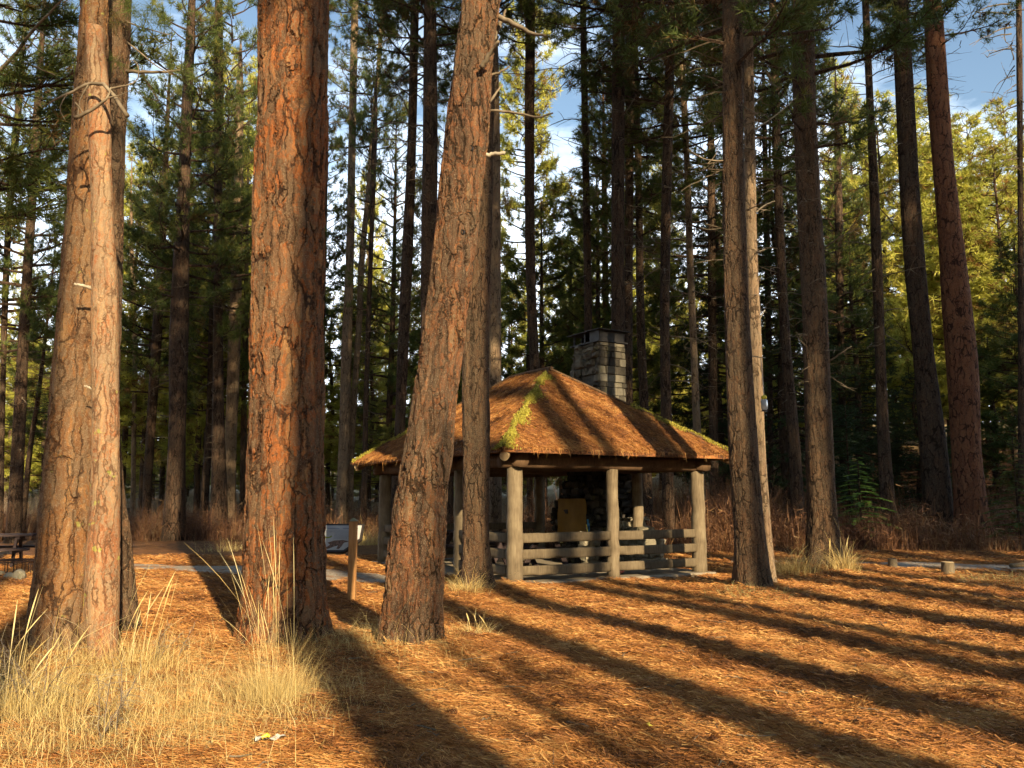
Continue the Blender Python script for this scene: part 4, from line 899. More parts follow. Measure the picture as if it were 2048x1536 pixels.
# ------------------------------------------------------------------ shelter
SH = empty('picnic_shelter', (.05, 15.98, g(.05, 15.98)-.09), 'open log picnic shelter with a hipped roof thick with fallen needles', 'shelter', rz=math.radians(31))
WX, WY = 4.55, 6.2
def S(mb, name, mat, parent=SH, smooth=False): return mb.build(name, mat, parent, smooth=smooth)
mb = MB(); mb.box((WX/2, WY/2, .02), (WX+.5, WY+.5, .16), bev=.02); S(mb, 'floor_slab', M_conc)
PY_ = [0, 2.2, 4.2, WY]; posts = [(0, y) for y in PY_]+[(WX, y) for y in (0, 2.0, 4.6, WY)]+[(WX/2, 0), (WX/2, WY)]
for (x, y) in posts:
    mb = MB(); r0 = .15 if (x, y) in ((0, 0), (WX, 0), (0, WY), (WX, WY)) else .125
    z = np.linspace(.05, 2.2, 12); mb.tube(np.stack([x+rng.normal(0, .006, 12), y+rng.normal(0, .006, 12), z], -1), r0*np.linspace(1.04, .95, 12)*rng.normal(1, .012, 12), 18, wob=.03)
    S(mb, 'post', M_post, smooth=True)
def logbeam(a, b, r, ov=.3):
    a = np.array(a, float); b = np.array(b, float); d = (b-a)/np.linalg.norm(b-a); a = a-d*ov; b = b+d*ov; t = np.linspace(0, 1, 14)[:, None]
    mb = MB(); mb.tube(a+(b-a)*t+rng.normal(0, .008, (14, 3)), r*rng.normal(1, .03, 14), 14, wob=.02); return mb
for a, b in (((0, 0, 2.32), (WX, 0, 2.32)), ((0, WY, 2.32), (WX, WY, 2.32)), ((0, 0, 2.34), (0, WY, 2.34)), ((WX, 0, 2.34), (WX, WY, 2.34)), ((0, 2.2, 2.36), (WX, 2.2, 2.36)), ((0, 4.2, 2.36), (WX, 4.2, 2.36))):
    S(logbeam(a, b, .135), 'beam', M_beam, smooth=True)
ov = .62; ze = 2.50; zr = 4.50; hw_ = WX/2+ov
x0, x1, y0, y1 = -ov, WX+ov, -ov, WY+ov; cx_ = WX/2; ry0, ry1 = y0+hw_, y1-hw_
def roof_shell(up, inset=0.0):
    a = inset
    return np.array([(x0+a, y0+a, ze+up), (x1-a, y0+a, ze+up), (x1-a, y1-a, ze+up), (x0+a, y1-a, ze+up), (cx_, ry0, zr+up), (cx_, ry1, zr+up)])
mb = MB(); Vt = roof_shell(0.02); Vb = roof_shell(-.055)
n0 = 0; mb.add(np.concatenate([Vt, Vb]), np.array([(1, 2, 5, 4), (3, 0, 4, 5), (8, 7, 10, 11), (6, 9, 11, 10), (0, 6, 7, 1)[:4], (1, 7, 8, 2), (2, 8, 9, 3), (3, 9, 6, 0)]))
mb.f[4] = [np.array([(1, 2, 5, 4), (3, 0, 4, 5), (8, 7, 10, 11), (6, 9, 11, 10), (0, 6, 7, 1), (1, 7, 8, 2), (2, 8, 9, 3), (3, 9, 6, 0)])]
mb.f[3] = [np.array([(0, 1, 4), (2, 3, 5), (7, 6, 10), (9, 8, 11)])]
def roofmat():
    m = NT('needle_strewn_shakes'); ns = [m.noise(m.coord((sx, sy, sy2), rz), 1, 3, .5, .4) for rz, sx, sy, sy2 in ((.5, 6, 38, 20), (-.5, 7, 42, 22), (1.2, 30, 8, 16))]
    f = m.math('MAXIMUM', m.math('MAXIMUM', ns[0], ns[1]), ns[2]); p = m.noise(m.coord(), 2.0, 5, .65)
    f = m.math('ADD', m.math('MULTIPLY', f, .8), m.math('MULTIPLY_ADD', p, .5, -.2))
    c = m.ramp(f, [(.4, (.06, .03, .018)), (.52, (.20, .08, .03)), (.62, (.38, .155, .05)), (.75, (.52, .25, .085))]); m.col(c); m.bump(f, .9, .03); return m.m
M_roof = roofmat()
roof = S(mb, 'roof', M_roof)
# needles lying over the roof
FACES = [((x0, y0), (x1, y0), (cx_, ry0), (cx_, ry0)), ((x0, y1), (x0, y0), (cx_, ry0), (cx_, ry1)), ((x1, y0), (x1, y1), (cx_, ry1), (cx_, ry0)), ((x1, y1), (x0, y1), (cx_, ry1), (cx_, ry1))]
def roof_z(x, y):
    d = np.minimum(np.minimum(x-x0, x1-x), np.minimum(y-y0, y1-y)); return ze+(zr-ze)*np.clip(d/hw_, None, 1)
def roof_needles():
    n = 150000; x = rng.uniform(x0-.03, x1, n); y = rng.uniform(y0, y1, n)
    dx = np.minimum(x-x0, x1-x); dy = np.minimum(y-y0, y1-y)
    gxn = np.where(dx < dy, np.where(x-x0 < x1-x, 1., -1.), 0.); gyn = np.where(dx < dy, 0., np.where(y-y0 < y1-y, 1., -1.)); sl = (zr-ze)/hw_
    upd = np.stack([gxn, gyn, np.full(n, sl)], -1); upd /= np.linalg.norm(upd, axis=1)[:, None]; acr = np.stack([-gyn, gxn, np.zeros(n)], -1)
    th = rng.normal(.5, .75, n)*np.where(rng.random(n) < .6, 1, -1); d = upd*np.cos(th)[:, None]+acr*np.sin(th)[:, None]
    nrm = np.cross(upd, acr); nrm *= np.sign(nrm[:, 2:3]); d = d+nrm*rng.normal(0.03, .13, n)[:, None]; d /= np.linalg.norm(d, axis=1)[:, None]
    L = rng.uniform(.1, .2, n); W = rng.uniform(.006, .011, n); lump = .03*np.clip(lownoise(x, y, 1.1, 5), 0, 1)+.025*np.clip(lownoise(x, y, 3.3, 6), 0, 1)
    p = np.stack([x, y, roof_z(x, y)+.022+rng.uniform(0, .025, n)+lump*.7], -1); s_ = np.cross(d, nrm); a_ = rng.uniform(0, PI, n); s_ = s_*np.cos(a_)[:, None]+nrm*np.sin(a_)[:, None]
    keep = (lownoise(x, y, 1.3, 8)+rng.normal(0, .4, n) > -.5); 
    v = np.stack([p-d*L[:, None]/2-s_*W[:, None]/2, p-d*L[:, None]/2+s_*W[:, None]/2, p+d*L[:, None]/2], 1)[keep].reshape(-1, 3)
    c = np.clip(.47+.2*lownoise(x, y, .8, 2)+.12*lownoise(x, y, 2.6, 3)+rng.normal(0, .19, n), 0, 1)[keep]
    mb = MB(); mb.add(v, np.arange(len(v)).reshape(-1, 3), np.repeat(c, 3))
    # fringe hanging from the eaves
    n = 5200; e = rng.integers(0, 4, n); t = rng.random(n)
    ex = np.where(e == 0, x0+(x1-x0)*t, np.where(e == 1, x0-.01, np.where(e == 2, x1+.01, x0+(x1-x0)*t))); ey = np.where(e == 0, y0-.01, np.where(e == 3, y1+.01, y0+(y1-y0)*t))
    cl = lownoise(ex*1.0, ey, 2.5, 4); k = cl+rng.normal(0, .4, n) > 0; ex, ey, e = ex[k], ey[k], e[k]; n = len(ex)
    L = rng.gamma(2.2, .034, n); p0 = np.stack([ex, ey, np.full(n, ze+.04)], -1); d = np.stack([rng.normal(0, .35, n), rng.normal(0, .35, n), np.full(n, -1.)], -1); d /= np.linalg.norm(d, axis=1)[:, None]
    s_ = np.stack([np.cos(e*PI/2*0+rng.uniform(0, 3, n)), np.sin(rng.uniform(0, 3, n)), np.zeros(n)], -1)*.006
    v = np.stack([p0-s_, p0+s_, p0+d*L[:, None]], 1).reshape(-1, 3); mb.add(v, np.arange(len(v)).reshape(-1, 3), np.repeat(rng.uniform(.5, 1, n), 3))
    tag(mb.build('needle_layer', M_litter, roof), kind='stuff')
roof_needles()
def moss(a, b, w, n, t0=0, t1=1):
    a = np.array(a, float); b = np.array(b, float); mb = MB()
    d = (b-a)/np.linalg.norm(b-a); s_ = np.cross(d, (0, 0, 1.)); s_ /= np.linalg.norm(s_)
    t = rng.uniform(t0, t1, n); ww = w*(.55+.45*np.sin(t*23)+.3*np.sin(t*51)); o = rng.normal(0, .5, n)*ww
    p = a+(b-a)*t[:, None]+s_*o[:, None]; p[:, 2] = roof_z(p[:, 0], p[:, 1])+.05+.05*np.exp(-(o/w)**2*4)*rng.random(n)
    dd = rng.normal(0, .6, (n, 3))+np.array([0, 0, .7]); dd /= np.linalg.norm(dd, axis=1)[:, None]; sd_ = np.cross(dd, rng.normal(0, 1, (n, 3))); sd_ /= np.linalg.norm(sd_, axis=1)[:, None]
    L = rng.uniform(.02, .055, n)[:, None]; v = np.stack([p-sd_*.012, p+sd_*.012, p+dd*L], 1).reshape(-1, 3)
    mb.add(v, np.arange(len(v)).reshape(-1, 3), np.repeat(np.clip(rng.normal(.5, .25, n), 0, 1), 3)); return mb.build('moss', M_moss, roof)
moss((x0, y0, 0), (cx_, ry0, 0), .17, 9000, 0, .92)
moss((x1, y0, 0), (cx_, ry0, 0), .12, 2600, 0, .55)
moss((x0, y1, 0), (cx_, ry1, 0), .13, 4000, 0, .6)
mb = MB()
for t in (0,): mb.tube([(cx_, ry0-.12, zr+.03), (cx_, (ry0+ry1)/2, zr+.05), (cx_, ry1+.1, zr+.03)], .05, 8)
for a in ((x1, y0), (x0, y0), (x0, y1), (x1, y1)):
    b = (cx_, ry0 if a[1] == y0 else ry1)
    mb.tube([(a[0]+(b[0]-a[0])*t, a[1]+(b[1]-a[1])*t, ze+(zr-ze)*t+.045) for t in np.linspace(.02, 1, 12)], .035, 6)
mb.build('ridge_cap', M_beam, roof)
for (a, b) in (((x0, y0), (cx_, ry0)), ((x1, y0), (cx_, ry0)), ((x0, y1), (cx_, ry1)), ((x1, y1), (cx_, ry1))):
    mb = MB(); A = np.array([a[0], a[1], ze-.17]); Bp = np.array([b[0], b[1], zr-.24]); d = (Bp-A)/np.linalg.norm(Bp-A)
    mb.tube([A+d*.16, A+(Bp-A)*.5, Bp], .085, 12); rf_ = S(mb, 'hip_rafter', M_beam, smooth=True)
    mb = MB(); mb.tube([A+d*.10, A+d*.163], .088, 12); mb.build('log_end', M_logend, rf_)
for s_ in (0, 1):
    for k in range(9):
        y = .3+k*.72; mb = MB(); xe = x0+.42 if s_ == 0 else x1-.42
        zz_ = lambda x_: float(roof_z(np.array(x_), np.array(y)))-.19
        mb.tube([(xe, y, zz_(xe)), (cx_, y, zz_(cx_)) if ry0 < y < ry1 else (xe+(1 if s_ == 0 else -1)*min(hw_, min(y-y0, y1-y))*.98, y, zz_(xe+(1 if s_ == 0 else -1)*min(hw_, min(y-y0, y1-y))*.98))], .055, 8); S(mb, 'rafter', M_beam)
for k in range(6):
    x = .35+k*.77; mb = MB(); dd_ = min(x-x0, x1-x)*.98
    mb.tube([(x, y0+.42, ze+.10), (x, y0+dd_, ze+(zr-ze)*dd_/hw_-.19)], .055, 8); S(mb, 'rafter', M_beam)
# rails
def rail(a, b, z, flat=False):
    a = np.array(a, float); b = np.array(b, float); n = 12; t = np.linspace(0, 1, n)[:, None]; p = a+(b-a)*t; p = np.concatenate([p, np.full((n, 1), z)], 1)
    p[:, 2] += rng.normal(0, .006, n)+.01*np.sin(np.linspace(0, 5, n)+rng.uniform(0, 6)); mb = MB(); mb.tube(p, rng.uniform(.080, .092)*rng.normal(1, .035, n), 16, wob=.03)
    v_ = mb.v[0]; ax_ = 0 if abs(b[0]-a[0]) > abs(b[1]-a[1]) else 1; oc = 1-ax_; cc_ = p[:, oc].mean(); dz_ = v_[:, 2]-z; zc_ = np.clip(dz_*1.35, -.088, .088)+rng.normal(0, .002, len(v_)); v_[:, 2] = z+zc_; v_[:, oc] = cc_+np.clip((v_[:, oc]-cc_)*.85, -.055, .055); mb.v[0] = v_
    S(mb, 'rail', M_rail, smooth=True)
spans = [((.12, -.02), (WX/2-.1, -.02)), ((WX/2+.1, -.02), (WX-.02, -.02)), ((-.02, .12), (-.02, 2.08)), ((-.02, 4.32), (-.02, WY-.12)), ((WX/2+.1, WY), (WX-.1, WY)), ((.12, WY), (WX/2-.1, WY))]
for a, b in spans:
    for z in (.30, .60, .90): rail(a, b, z)

# ------------------------------------------------------------------ fireplace and chimney
FP = empty('stone_fireplace', SH.location, 'stone fireplace with a tall square chimney rising through the shelter roof', 'fireplace', rz=math.radians(31))
def stones(mb, x0, x1, y0, y1, z0, z1, hmin=.12, hmax=.2, dep=.12, rough=(1, 1, 1, 1), tz=None, step=.0):
    """courses of blocks around a rectangle (optional taper function)"""
    z = z0; r = rng
    while z < z1-.03:
        h = min(r.uniform(hmin, hmax), z1-z)
        s_ = tz(z) if tz else (x0, x1, y0, y1)
        X0, X1, Y0, Y1 = s_
        for side in range(4):
            L = (X1-X0) if side in (0, 2) else (Y1-Y0); p = r.uniform(-.1, 0)
            while p < L-.02:
                w = r.uniform(.16, .34); a = max(p, 0); b = min(p+w, L)
                if b-a > .05:
                    out = r.uniform(0, .02) if not rough[side] else r.uniform(-.03, .07); m_ = (a+b)/2; th = dep+out*2
                    c = {0: (X0+m_, Y0+dep/2-out, z+h/2), 2: (X0+m_, Y1-dep/2+out, z+h/2), 3: (X0+dep/2-out, Y0+m_, z+h/2), 1: (X1-dep/2+out, Y0+m_, z+h/2)}[side]
                    d = (b-a-.012, th, h-.012) if side in (0, 2) else (th, b-a-.012, h-.012)
                    mb.box(c, d, bev=.012 if not rough[side] else .03, jit=.003 if not rough[side] else .018, a=r.random())
                p += w
        z += h
cX, cY, hx_, hy_ = 4.40, 3.22, .40, .545
mb = MB(); stones(mb, cX-hx_, cX+hx_, cY-hy_, cY+hy_, 2.4, 5.40, hmin=.12, hmax=.26, rough=(0, 0, 1, 1)); ch = mb.build('chimney', M_stone, FP)
mb = MB(); mb.box((cX, cY, 3.88), (hx_*2-.05, hy_*2-.05, 2.98)); mb.build('mortar_core', M_mortar, ch)
def tpr(z):
    t = min(max((z-1.2)/1.3, 0), 1); return (3.62+(cX-hx_-3.62)*t, 4.9+(cX+hx_-4.9)*t, 2.42+(cY-hy_-2.42)*t, 4.08+(cY+hy_-4.08)*t)
mb = MB(); stones(mb, 0, 0, 0, 0, .1, 2.42, tz=tpr); mb.build('breast', M_stone_d, FP)
mb = MB(); mb.box((4.3, 3.25, .65), (1.1, 1.5, 1.2)); mb.box((4.4, 3.23, 1.75), (.75, 1.1, 1.3)); mb.build('mortar_core', M_stone_d, FP)
for spec in (((2.08, 2.40, 1.18), (1.82, 2.06, .98), (1.5, 1.8, .80)), ((4.10, 4.4, 1.1), (4.42, 4.75, .85))):
    mb = MB()
    for (ya, yb, z1_) in spec: stones(mb, 4.15, 4.85, ya, yb, .1, z1_, hmin=.16, hmax=.26, dep=.13)
    mb.build('hearth_wall', M_stone_l, FP)
mb = MB(); stones(mb, 3.35, 3.6, 2.3, 2.6, .1, .85, dep=.12); mb.build('hearth_pier', M_stone_l, FP)
# metal cap
mb = MB(); zt = 5.40
mb.box((cX, cY, zt+.015), (hx_*2+.10, hy_*2+.10, .03))
mb.box((cX, cY-hy_+.02, zt+.15), (hx_*2-.04, .02, .26)); mb.box((cX-hx_+.02, cY-hy_+.20, zt+.15), (.02, .38, .26)); mb.box((cX+hx_-.02, cY, zt+.15), (.02, hy_*2-.06, .26))
mb.box((cX-hx_+.03, cY+hy_-.04, zt+.15), (.04, .04, .26)); mb.box((cX-hx_+.02, cY+.05, zt+.15), (.02, .05, .26))
mb.box((cX, cY+hy_-.02, zt+.15), (.3, .02, .26))
cap = mb.build('chimney_cap', M_metal, ch)
mb = MB(); w1, w2 = hx_+.1, hy_+.12; z_ = zt+.285
mb.add([(cX-w1, cY-w2, z_), (cX+w1, cY-w2, z_), (cX+w1, cY+w2, z_), (cX-w1, cY+w2, z_), (cX, cY, z_+.07), (cX-w1, cY-w2, z_+.015), (cX+w1, cY-w2, z_+.015), (cX+w1, cY+w2, z_+.015), (cX-w1, cY+w2, z_+.015)], np.array([(3, 2, 1, 0), (0, 1, 6, 5), (1, 2, 7, 6), (2, 3, 8, 7), (3, 0, 5, 8)]))
mb.f.setdefault(3, []).append(np.array([(5, 6, 4), (6, 7, 4), (7, 8, 4), (8, 5, 4)])); mb.build('rain_plate', M_metal, ch)
def wpt(lx, ly, z):
    c, s_ = math.cos(math.radians(31)), math.sin(math.radians(31)); return (SH.location.x+lx*c-ly*s_, SH.location.y+lx*s_+ly*c, SH.location.z+z)
# ochre tarp hanging before the hearth
n = 14; gx_, gz_ = np.meshgrid(np.linspace(0, 1.16, n), np.linspace(0, .82, n)); off = .012*np.sin(gx_*9+gz_*4)+.01*np.sin(gz_*13-gx_*6)
v = np.stack([off, gx_, gz_], -1).reshape(-1, 3); v2 = v+np.array([.01, 0, 0]); i, j = np.meshgrid(np.arange(n-1), np.arange(n-1), indexing='ij'); f = np.stack([i*n+j, i*n+j+1, (i+1)*n+j+1, (i+1)*n+j], -1).reshape(-1, 4)
mb = MB(); mb.add(v, f[:, ::-1]); mb.add(v2, f)
tag(mb.build('tarp', M_ochre, loc=wpt(3.50, 2.60, .80), rz=math.radians(31), smooth=True), 'ochre yellow tarp hanging over the fireplace opening', 'tarp')
mb = MB(); mb.tube([(0, 0, 0), (.01, .02, -.1), (-.02, .03, -.2), (.02, .0, -.34)], .018, 8, a=.5); mb.tube([(.03, 0, -.1), (.035, .02, -.2), (.02, .03, -.32)], .012, 8)
o = mb.build('rope_hank', M_blue, loc=wpt(3.42, 2.42, 1.15)); tag(o, 'short blue rope hank hanging beside the ochre tarp', 'rope')
mb = MB(); mb.tube([(-.03, 0, -.12), (-.02, -.02, -.22), (.0, 0, -.3)], .012, 8); mb.build('yellow_strand', M_yellow, o)

# picnic tables
def picnic_table(loc, rz, label, mat, L=1.9, W=.72, parts=True):
    root = empty('picnic_table', loc, label, 'picnic table', rz=rz)
    mb = MB()
    for k in range(4): mb.box((0, -W/2+W*(k+.5)/4, .74), (L, W/4-.012, .05), bev=.006)
    mb.build('table_top', mat, root)
    for s_ in (-1, 1):
        mb = MB(); mb.box((0, s_*.68, .44), (L, .26, .05), bev=.006); mb.build('bench', mat, root)
        for q in (-1, 1):
            mb = MB(); mb.box((q*L*.33, s_*.40, .36), (.06, .11, .84), rx=s_*.52, bev=.005); mb.build('leg', mat, root)
    for q in (-1, 1):
        mb = MB(); mb.box((q*L*.33, 0, .385), (.05, 1.56, .10), bev=.005); mb.box((q*L*.33+.055, 0, .69), (.04, W-.05, .07)); mb.build('crossbar', mat, root)
    return root
picnic_table(wpt(1.25, 1.5, .1), math.radians(31+90), 'dark picnic table inside the shelter near the front corner', M_table)
picnic_table(wpt(1.45, 4.35, .1), math.radians(31+90), 'dark picnic table inside the shelter toward its far end', M_table)
px_t, _, _ = at(-10, 1100, 19.8)
picnic_table((px_t-.35, 20.0, g(px_t, 20)), .35, 'dark brown picnic table cut by the left edge of the view', M_table, L=2.0)

# litter in the shelter
def lump(mat, loc, size, name, label, cat, seed):
    r = np.random.default_rng(seed); mb = MB(); th = np.linspace(0, 2*PI, 11)[:-1]; rings = []
    for q, (zz, rr_) in enumerate(((0, .6), (.25, 1), (.6, .95), (.9, .55))): rings.append(np.stack([np.cos(th)*rr_*size[0], np.sin(th)*rr_*size[1], np.full(10, zz*size[2])], -1)+r.normal(0, .12*min(size), (10, 3)))
    v = np.concatenate(rings+[[[0, 0, size[2]]], [[0, 0, 0]]]); i, j = np.meshgrid(np.arange(3), np.arange(10), indexing='ij'); f = np.stack([i*10+j, i*10+(j+1) % 10, (i+1)*10+(j+1) % 10, (i+1)*10+j], -1).reshape(-1, 4)
    mb.add(v, f); jj = np.arange(10); mb.f.setdefault(3, []).append(np.concatenate([np.stack([30+jj, 30+(jj+1) % 10, np.full(10, 40)], -1), np.stack([(jj+1) % 10, jj, np.full(10, 41)], -1)]))
    return tag(mb.build(name, mat, loc=loc), label, cat)
lump(M_pink, wpt(2.75, .45, .10), (.10, .08, .2), 'plastic_bag', 'crumpled pink bag on the shelter floor behind the right rails', 'bag', 1)
lump(M_white, wpt(1.9, .5, .10), (.06, .05, .16), 'paper_wrapper', 'white crumpled paper on the shelter floor behind the left rails', 'paper', 2)

# ------------------------------------------------------------------ information sign
sx0, sy0 = onground(703, 1203); sz0 = g(sx0, sy0)
SG = empty('information_sign', (sx0, sy0, sz0), 'tilted information sign with cut lower corner on two square wooden posts', 'sign')
def sign_post(dx, dy):
    mb = MB(); mb.box((dx, dy, .58), (.12, .12, 1.30), bev=.008); p = mb.build('post', M_signwood, SG)
    mb = MB(); z = 1.235; w = .068; mb.add([(dx-w, dy-w, z), (dx+w, dy-w, z), (dx+w, dy+w, z), (dx-w, dy+w, z), (dx, dy, z+.055)], np.array([(3, 2, 1, 0)])); mb.f[3] = [np.array([(0, 1, 4), (1, 2, 4), (2, 3, 4), (3, 0, 4)])]
    mb.build('post_cap', M_signcap, p)
sign_post(0, 0); sign_post(-.80, .05)
# panel: plane tilted back; local axes a (across), b (up the slope)
pc_ = np.array([-.41, .13, .97]); A_ = np.array([1, -.05, 0.]); A_ /= np.linalg.norm(A_); tilt = math.radians(52); B_2 = np.array([0, math.cos(tilt), math.sin(tilt)]); B_2 -= A_*B_2.dot(A_); B_2 /= np.linalg.norm(B_2); N_ = np.cross(A_, B_2)
def sheet(poly, off, th, mat, name, parent, smooth=False):
    n = len(poly); fr_ = np.array([pc_+A_*a+B_2*b+N_*off for a, b in poly]); bk = fr_-N_*th; mb = MB()
    me = bpy.data.meshes.new(name); vs = [tuple(p) for p in np.concatenate([fr_, bk])]
    fs = [tuple(range(n)), tuple(range(2*n-1, n-1, -1))]+[(k, n+k, n+(k+1) % n, (k+1) % n) for k in range(n)]
    me.from_pydata(vs, [], fs); me.materials.append(mat); me.update(); return obj(name, me, parent)
W2, H2 = .53, .27; cut = .16
octo = lambda w, h, c: [(-w, h), (-w, -h+c), (-w+c, -h), (w-c, -h), (w, -h+c), (w, h)]
fr_o = sheet(octo(W2, H2, .24), 0, .05, M_frame, 'frame', SG)
pn = sheet(octo(W2-.035, H2-.035, .22), .006, .004, M_panel, 'panel', SG)
def rect(a0, b0, a1, b1): return [(a0, b0), (a1, b0), (a1, b1), (a0, b1)]
for k, (a0, a1, b) in enumerate([(-.05, .14, .205), (.20, .42, .205), (-.40, -.12, .205)]): sheet(rect(a0, b-.045, a1, b-.021), .010, .003, M_ink, 'heading_line', pn)
for k in range(8): sheet(rect(.08 if k > 1 else -.3, .125-k*.022, .44 if k < 6 else .30, .131-k*.022), .010, .003, M_ink, 'text_line', pn)
sheet([(.0, -.10), (.10, -.06), (.24, -.05), (.34, -.075), (.26, -.10), (.24, -.16), (.20, -.22), (.16, -.21), (.18, -.15), (.12, -.17), (.02, -.22), (-.02, -.20), (.05, -.14)], .010, .003, M_pic, 'picture', pn)
sheet([(-.34, -.08), (-.16, -.07), (-.18, -.16), (-.28, -.20), (-.36, -.16)], .010, .003, M_pic, 'picture', pn)
th = np.linspace(PI*1.05, PI*2.0, 10); sheet([(-.02+.07*math.cos(t), .03+.045*math.sin(t)) for t in th]+[(-.02+.05*math.cos(t), .035+.028*math.sin(t)) for t in th[::-1]], .010, .003, M_green, 'emblem', pn)

# ------------------------------------------------------------------ bollards, log, grate, rocks
def stump(px, py, r, h, label, seed):
    x, y = onground(px, py); y += r; mb = MB(); mb.tube([(0, 0, -.1), (0.003, 0, h*.5), (0, 0, h-.012), (0, 0, h)], [r*1.04, r, r*.98, r*.93], 20, wob=.03)
    o = mb.build('log_bollard', M_post, loc=(x, y, g(x, y)), smooth=False); tag(o, label, 'bollard', 'low log bollards along the gravel road')
    mb = MB(); mb.tube([(0, 0, h-.002), (0, 0, h+.006)], r*.92, 20); mb.build('sawn_top', M_logend if seed else M_rail, o)
stump(1903, 1153, .125, .26, 'pale thick log bollard beside the gravel road, right of the other', 1)
stump(1790, 1142, .10, .22, 'weathered split-topped log bollard beside the gravel road, left of the other', 0)
x, y = onground(2052, 1140); mb = MB(); t = np.linspace(0, 1, 12); mb.tube(np.stack([-.65+t*3.2, .1+t*.6, .12+.14*t], -1), np.linspace(.05, .16, 12)*rng.normal(1, .05, 12), 12, wob=.06)
tag(mb.build('fallen_log', M_post, loc=(x+.2, y-.3, g(x, y)), smooth=True), 'bleached fallen log lying at the right edge', 'log')
x, y = onground(20, 1150); GR = empty('fire_grate', (x, y, g(x, y)), 'rusty iron fire ring with a barred grate at the left edge', 'fire ring')
mb = MB()
th = np.linspace(0, 2*PI, 33); mb.tube(np.stack([np.cos(th)*.42, np.sin(th)*.42, np.full(33, .30)], -1), .018, 6, cap=False); mb.tube(np.stack([np.cos(th)*.42, np.sin(th)*.42, np.full(33, .04)], -1), .018, 6, cap=False)
for k in range(16): mb.tube([(math.cos(k*PI/8)*.42, math.sin(k*PI/8)*.42, 0), (math.cos(k*PI/8)*.42, math.sin(k*PI/8)*.42, .3)], .01, 5)
mb.build('ring', M_rust, GR)
mb = MB()
for k in range(11):
    u = -.38+.076*k; w = math.sqrt(.42**2-u*u); mb.tube([(u, -w, .325), (u, w, .325)], .008, 5)
mb.build('grill', M_rust, GR)
def rock(px, py, s_, label, seed):
    x, y = onground(px, py); r = np.random.default_rng(seed); nu, nv = 14, 9; v = []
    sd_ = [r.normal(0, 1, 3) for _ in range(14)]; sd_ = [d/np.linalg.norm(d) for d in sd_]; lv = r.uniform(.62, .95, 14)
    for i_ in range(nv+1):
        ph = PI*i_/nv
        for j_ in range(nu):
            t_ = 2*PI*j_/nu; d = np.array([math.sin(ph)*math.cos(t_), math.sin(ph)*math.sin(t_), math.cos(ph)]); q = min([1.0]+[l/max(d.dot(c), 1e-3) for c, l in zip(sd_, lv) if d.dot(c) > 0.3]); v.append(d*q)
    v = np.array(v)*np.array(s_); i_, j_ = np.meshgrid(np.arange(nv), np.arange(nu), indexing='ij'); f = np.stack([i_*nu+j_, (i_+1)*nu+j_, (i_+1)*nu+(j_+1) % nu, i_*nu+(j_+1) % nu], -1).reshape(-1, 4)
    mb = MB(); mb.add(v, f, .8); tag(mb.build('rock', M_stone_l, loc=(x, y, g(x, y)+s_[2]*.5)), label, 'rock', 'rocks around the fire ring')
rock(40, 1160, (.15, .14, .15), 'angular pale rock in front of the fire ring, rightmost', 1)
rock(20, 1158, (.13, .12, .11), 'pale rock leaning against the angular one by the fire ring', 2)
rock(-4, 1152, (.14, .12, .10), 'low pale rock at the very left edge by the fire ring', 3)

# bird feeder
fx, fy, fz = at(1522, 716, 14.75)
BF = empty('bird_feeder', (fx, fy, fz), 'hanging bird feeder with yellow top and clear bottle beside the sunlit trunk', 'bird feeder')
bx2, by2, bz2 = at(1528, 790, 14.75); d = np.array([bx2-fx, by2-fy, bz2-fz])
mb = MB(); mb.tube([(0, 0, 0), d*.5, d], .007, 6); mb.build('rope', M_rope, BF)
mb = MB(); c0 = d; mb.tube([c0+(0, 0, .0), c0+(0, 0, -.02), c0+(0, 0, -.05), c0+(0, 0, -.075)], [.012, .045, .05, .038], 14); mb.build('lid', M_yellow, BF)
mb = MB(); mb.tube([c0+(0, 0, -.075), c0+(0, 0, -.10), c0+(0, 0, -.24), c0+(0.0, 0, -.27)], [.04, .058, .055, .035], 16); mb.build('bottle', M_clear, BF, smooth=True)
mb = MB(); mb.tube([c0+(0, 0, -.085), c0+(0, 0, -.17)], [.036, .05], 14); mb.build('seed', M_seed, BF)
mb = MB(); mb.tube([c0+(0, 0, -.27), c0+(0, 0, -.285)], [.05, .055], 14); mb.tube([c0+(-.07, 0, -.28), c0+(.07, 0, -.28)], .004, 5); mb.build('perch', M_metal, BF)
mb = MB(); mb.tube([np.array((-.16, .12, .06)), np.array((-.05, .05, .03)), np.array((.03, -.01, .0))], [.012, .01, .008], 6); mb.build('hanging_hook', M_stub, BF)

# litter
x, y = onground(540, 1502); mb = MB(); r = np.random.default_rng(3); n = 12; t = np.linspace(0, 1, n)
v = np.stack([np.stack([t*.19-.095, np.full(n, s_*.018)+r.normal(0, .005, n), .012+.012*np.sin(t*9+s_)+abs(r.normal(0, .004, n))], -1) for s_ in (-1, 0, 1)], 1).reshape(-1, 3); i, j = np.meshgrid(np.arange(n-1), np.arange(2), indexing='ij')
mb.add(v, np.stack([i*3+j, (i+1)*3+j, (i+1)*3+j+1, i*3+j+1], -1).reshape(-1, 4))
wr = mb.build('candy_wrapper', M_white, loc=(x, y, g(x, y)+.045), rz=.35); tag(wr, 'crumpled white and yellow wrapper on the needles at the bottom left', 'wrapper')
mb = MB(); mb.tube([(-.055, 0, .02), (-.02, .005, .032), (-.005, 0, .022)], [.009, .014, .008], 8); mb.build('yellow_print', M_yellow, wr)
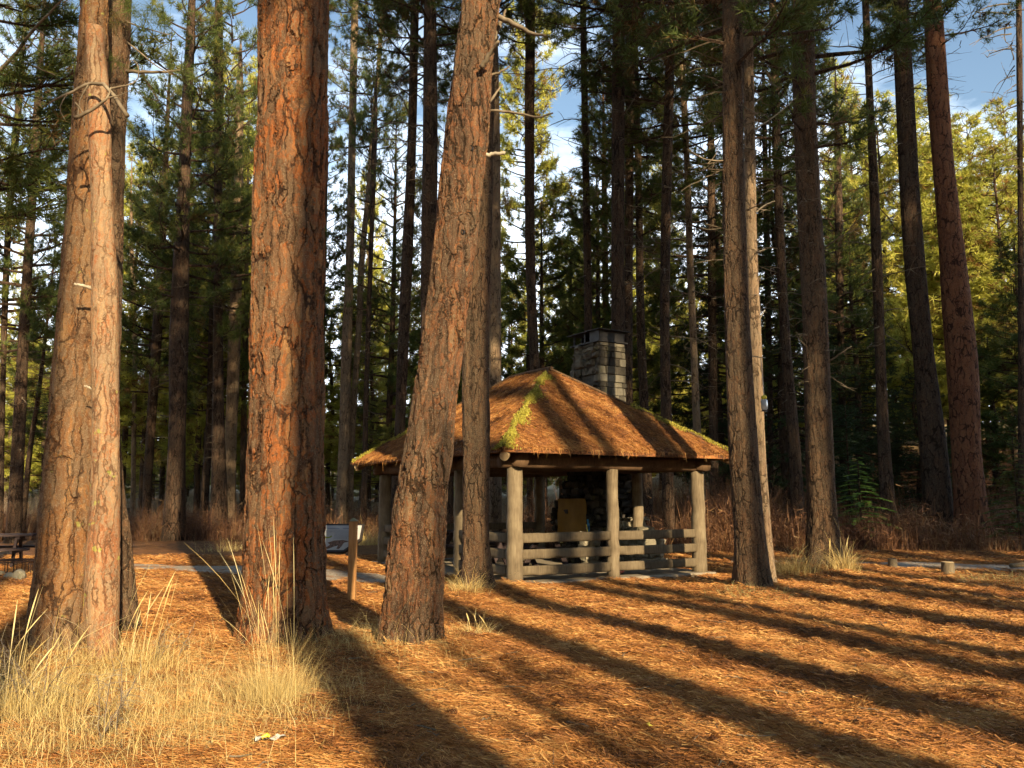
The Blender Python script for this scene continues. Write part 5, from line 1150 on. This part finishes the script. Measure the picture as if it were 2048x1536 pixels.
def leaf(px, py, label, s_=.03):
    x, y = onground(px, py); th = np.linspace(0, 2*PI, 11)[:-1]; rr_ = s_*(1+.35*np.cos(5*th)); v = np.stack([np.cos(th)*rr_, np.sin(th)*rr_, .01*np.cos(2*th)], -1); v = np.concatenate([v, [[0, 0, .008]]]); jj = np.arange(10)
    mb = MB(); mb.add(v, np.stack([jj, (jj+1) % 10, np.full(10, 10)], -1)); tag(mb.build('fallen_leaf', M_leaf, loc=(x, y, g(x, y)+.045), rz=1), label, 'leaf')
leaf(1295, 1460, 'single small yellow leaf on the needle carpet, lower centre right')

def cone_mesh(seed):
    r = np.random.default_rng(seed); mb = MB(); mb.tube([(-.035, 0, 0), (-.02, 0, 0), (.01, 0, 0), (.04, 0, 0)], [.012, .024, .022, .008], 8, a=.1)
    for k in range(60):
        t = k/60; x = -.035+.075*t; a = k*2.4; rad = .022*math.sin(PI*(.15+.8*t))+.006; c, s_ = math.cos(a), math.sin(a)
        b = np.array([x, c*rad, s_*rad]); o = np.array([x+.008, c*(rad+.013), s_*(rad+.013)]); w = np.array([0, -s_, c])*.007
        mb.add([b-w, b+w, o+w*.7, o-w*.7], np.array([(0, 1, 2, 3)]), r.uniform(.2, .5))
    return mb.me('pine_cone', M_litter)
cm = [cone_mesh(1), cone_mesh(2)]; rc = random.Random(5)
cone_px = [(1010, 1340, 'below the leaning trunk'), (1430, 1495, 'near the bottom edge, right of centre'), (1120, 1420, 'in the lower centre'), (1660, 1360, 'in a sun streak at the right'), (905, 1440, 'at the edge of the wide shadow'), (1240, 1235, 'on the sunny ground before the shelter')]
for k, (a, b, where) in enumerate(cone_px):
    x, y = onground(a, b); o = obj('pine_cone', cm[k % 2], None, (x, y, g(x, y)+.05)); o.rotation_euler = (rc.uniform(0, 3), rc.uniform(-.3, .3), rc.uniform(0, 6)); tag(o, 'small brown pine cone lying '+where, 'pine cone', 'pine cones scattered on the clearing')
mb = MB(); r = np.random.default_rng(8)
for k in range(210):
    Y = 5*math.exp(r.uniform(0, 1.3)); x = r.uniform(-1, 1)*Y*.62; L = r.gamma(3, .06); a = r.uniform(0, PI); n = 5; t = np.linspace(-.5, .5, n)
    p = np.stack([x+math.cos(a)*L*t, Y+math.sin(a)*L*t+r.normal(0, .01, n), gz(x, Y)+.045+r.normal(0, .006, n)], -1); mb.tube(p, np.linspace(.006, .003, n)*r.uniform(.6, 1.3), 4, cap=False)
tag(mb.build('fallen_twigs', M_dead), 'small fallen twigs strewn over the needle carpet', 'twigs', kind='stuff')
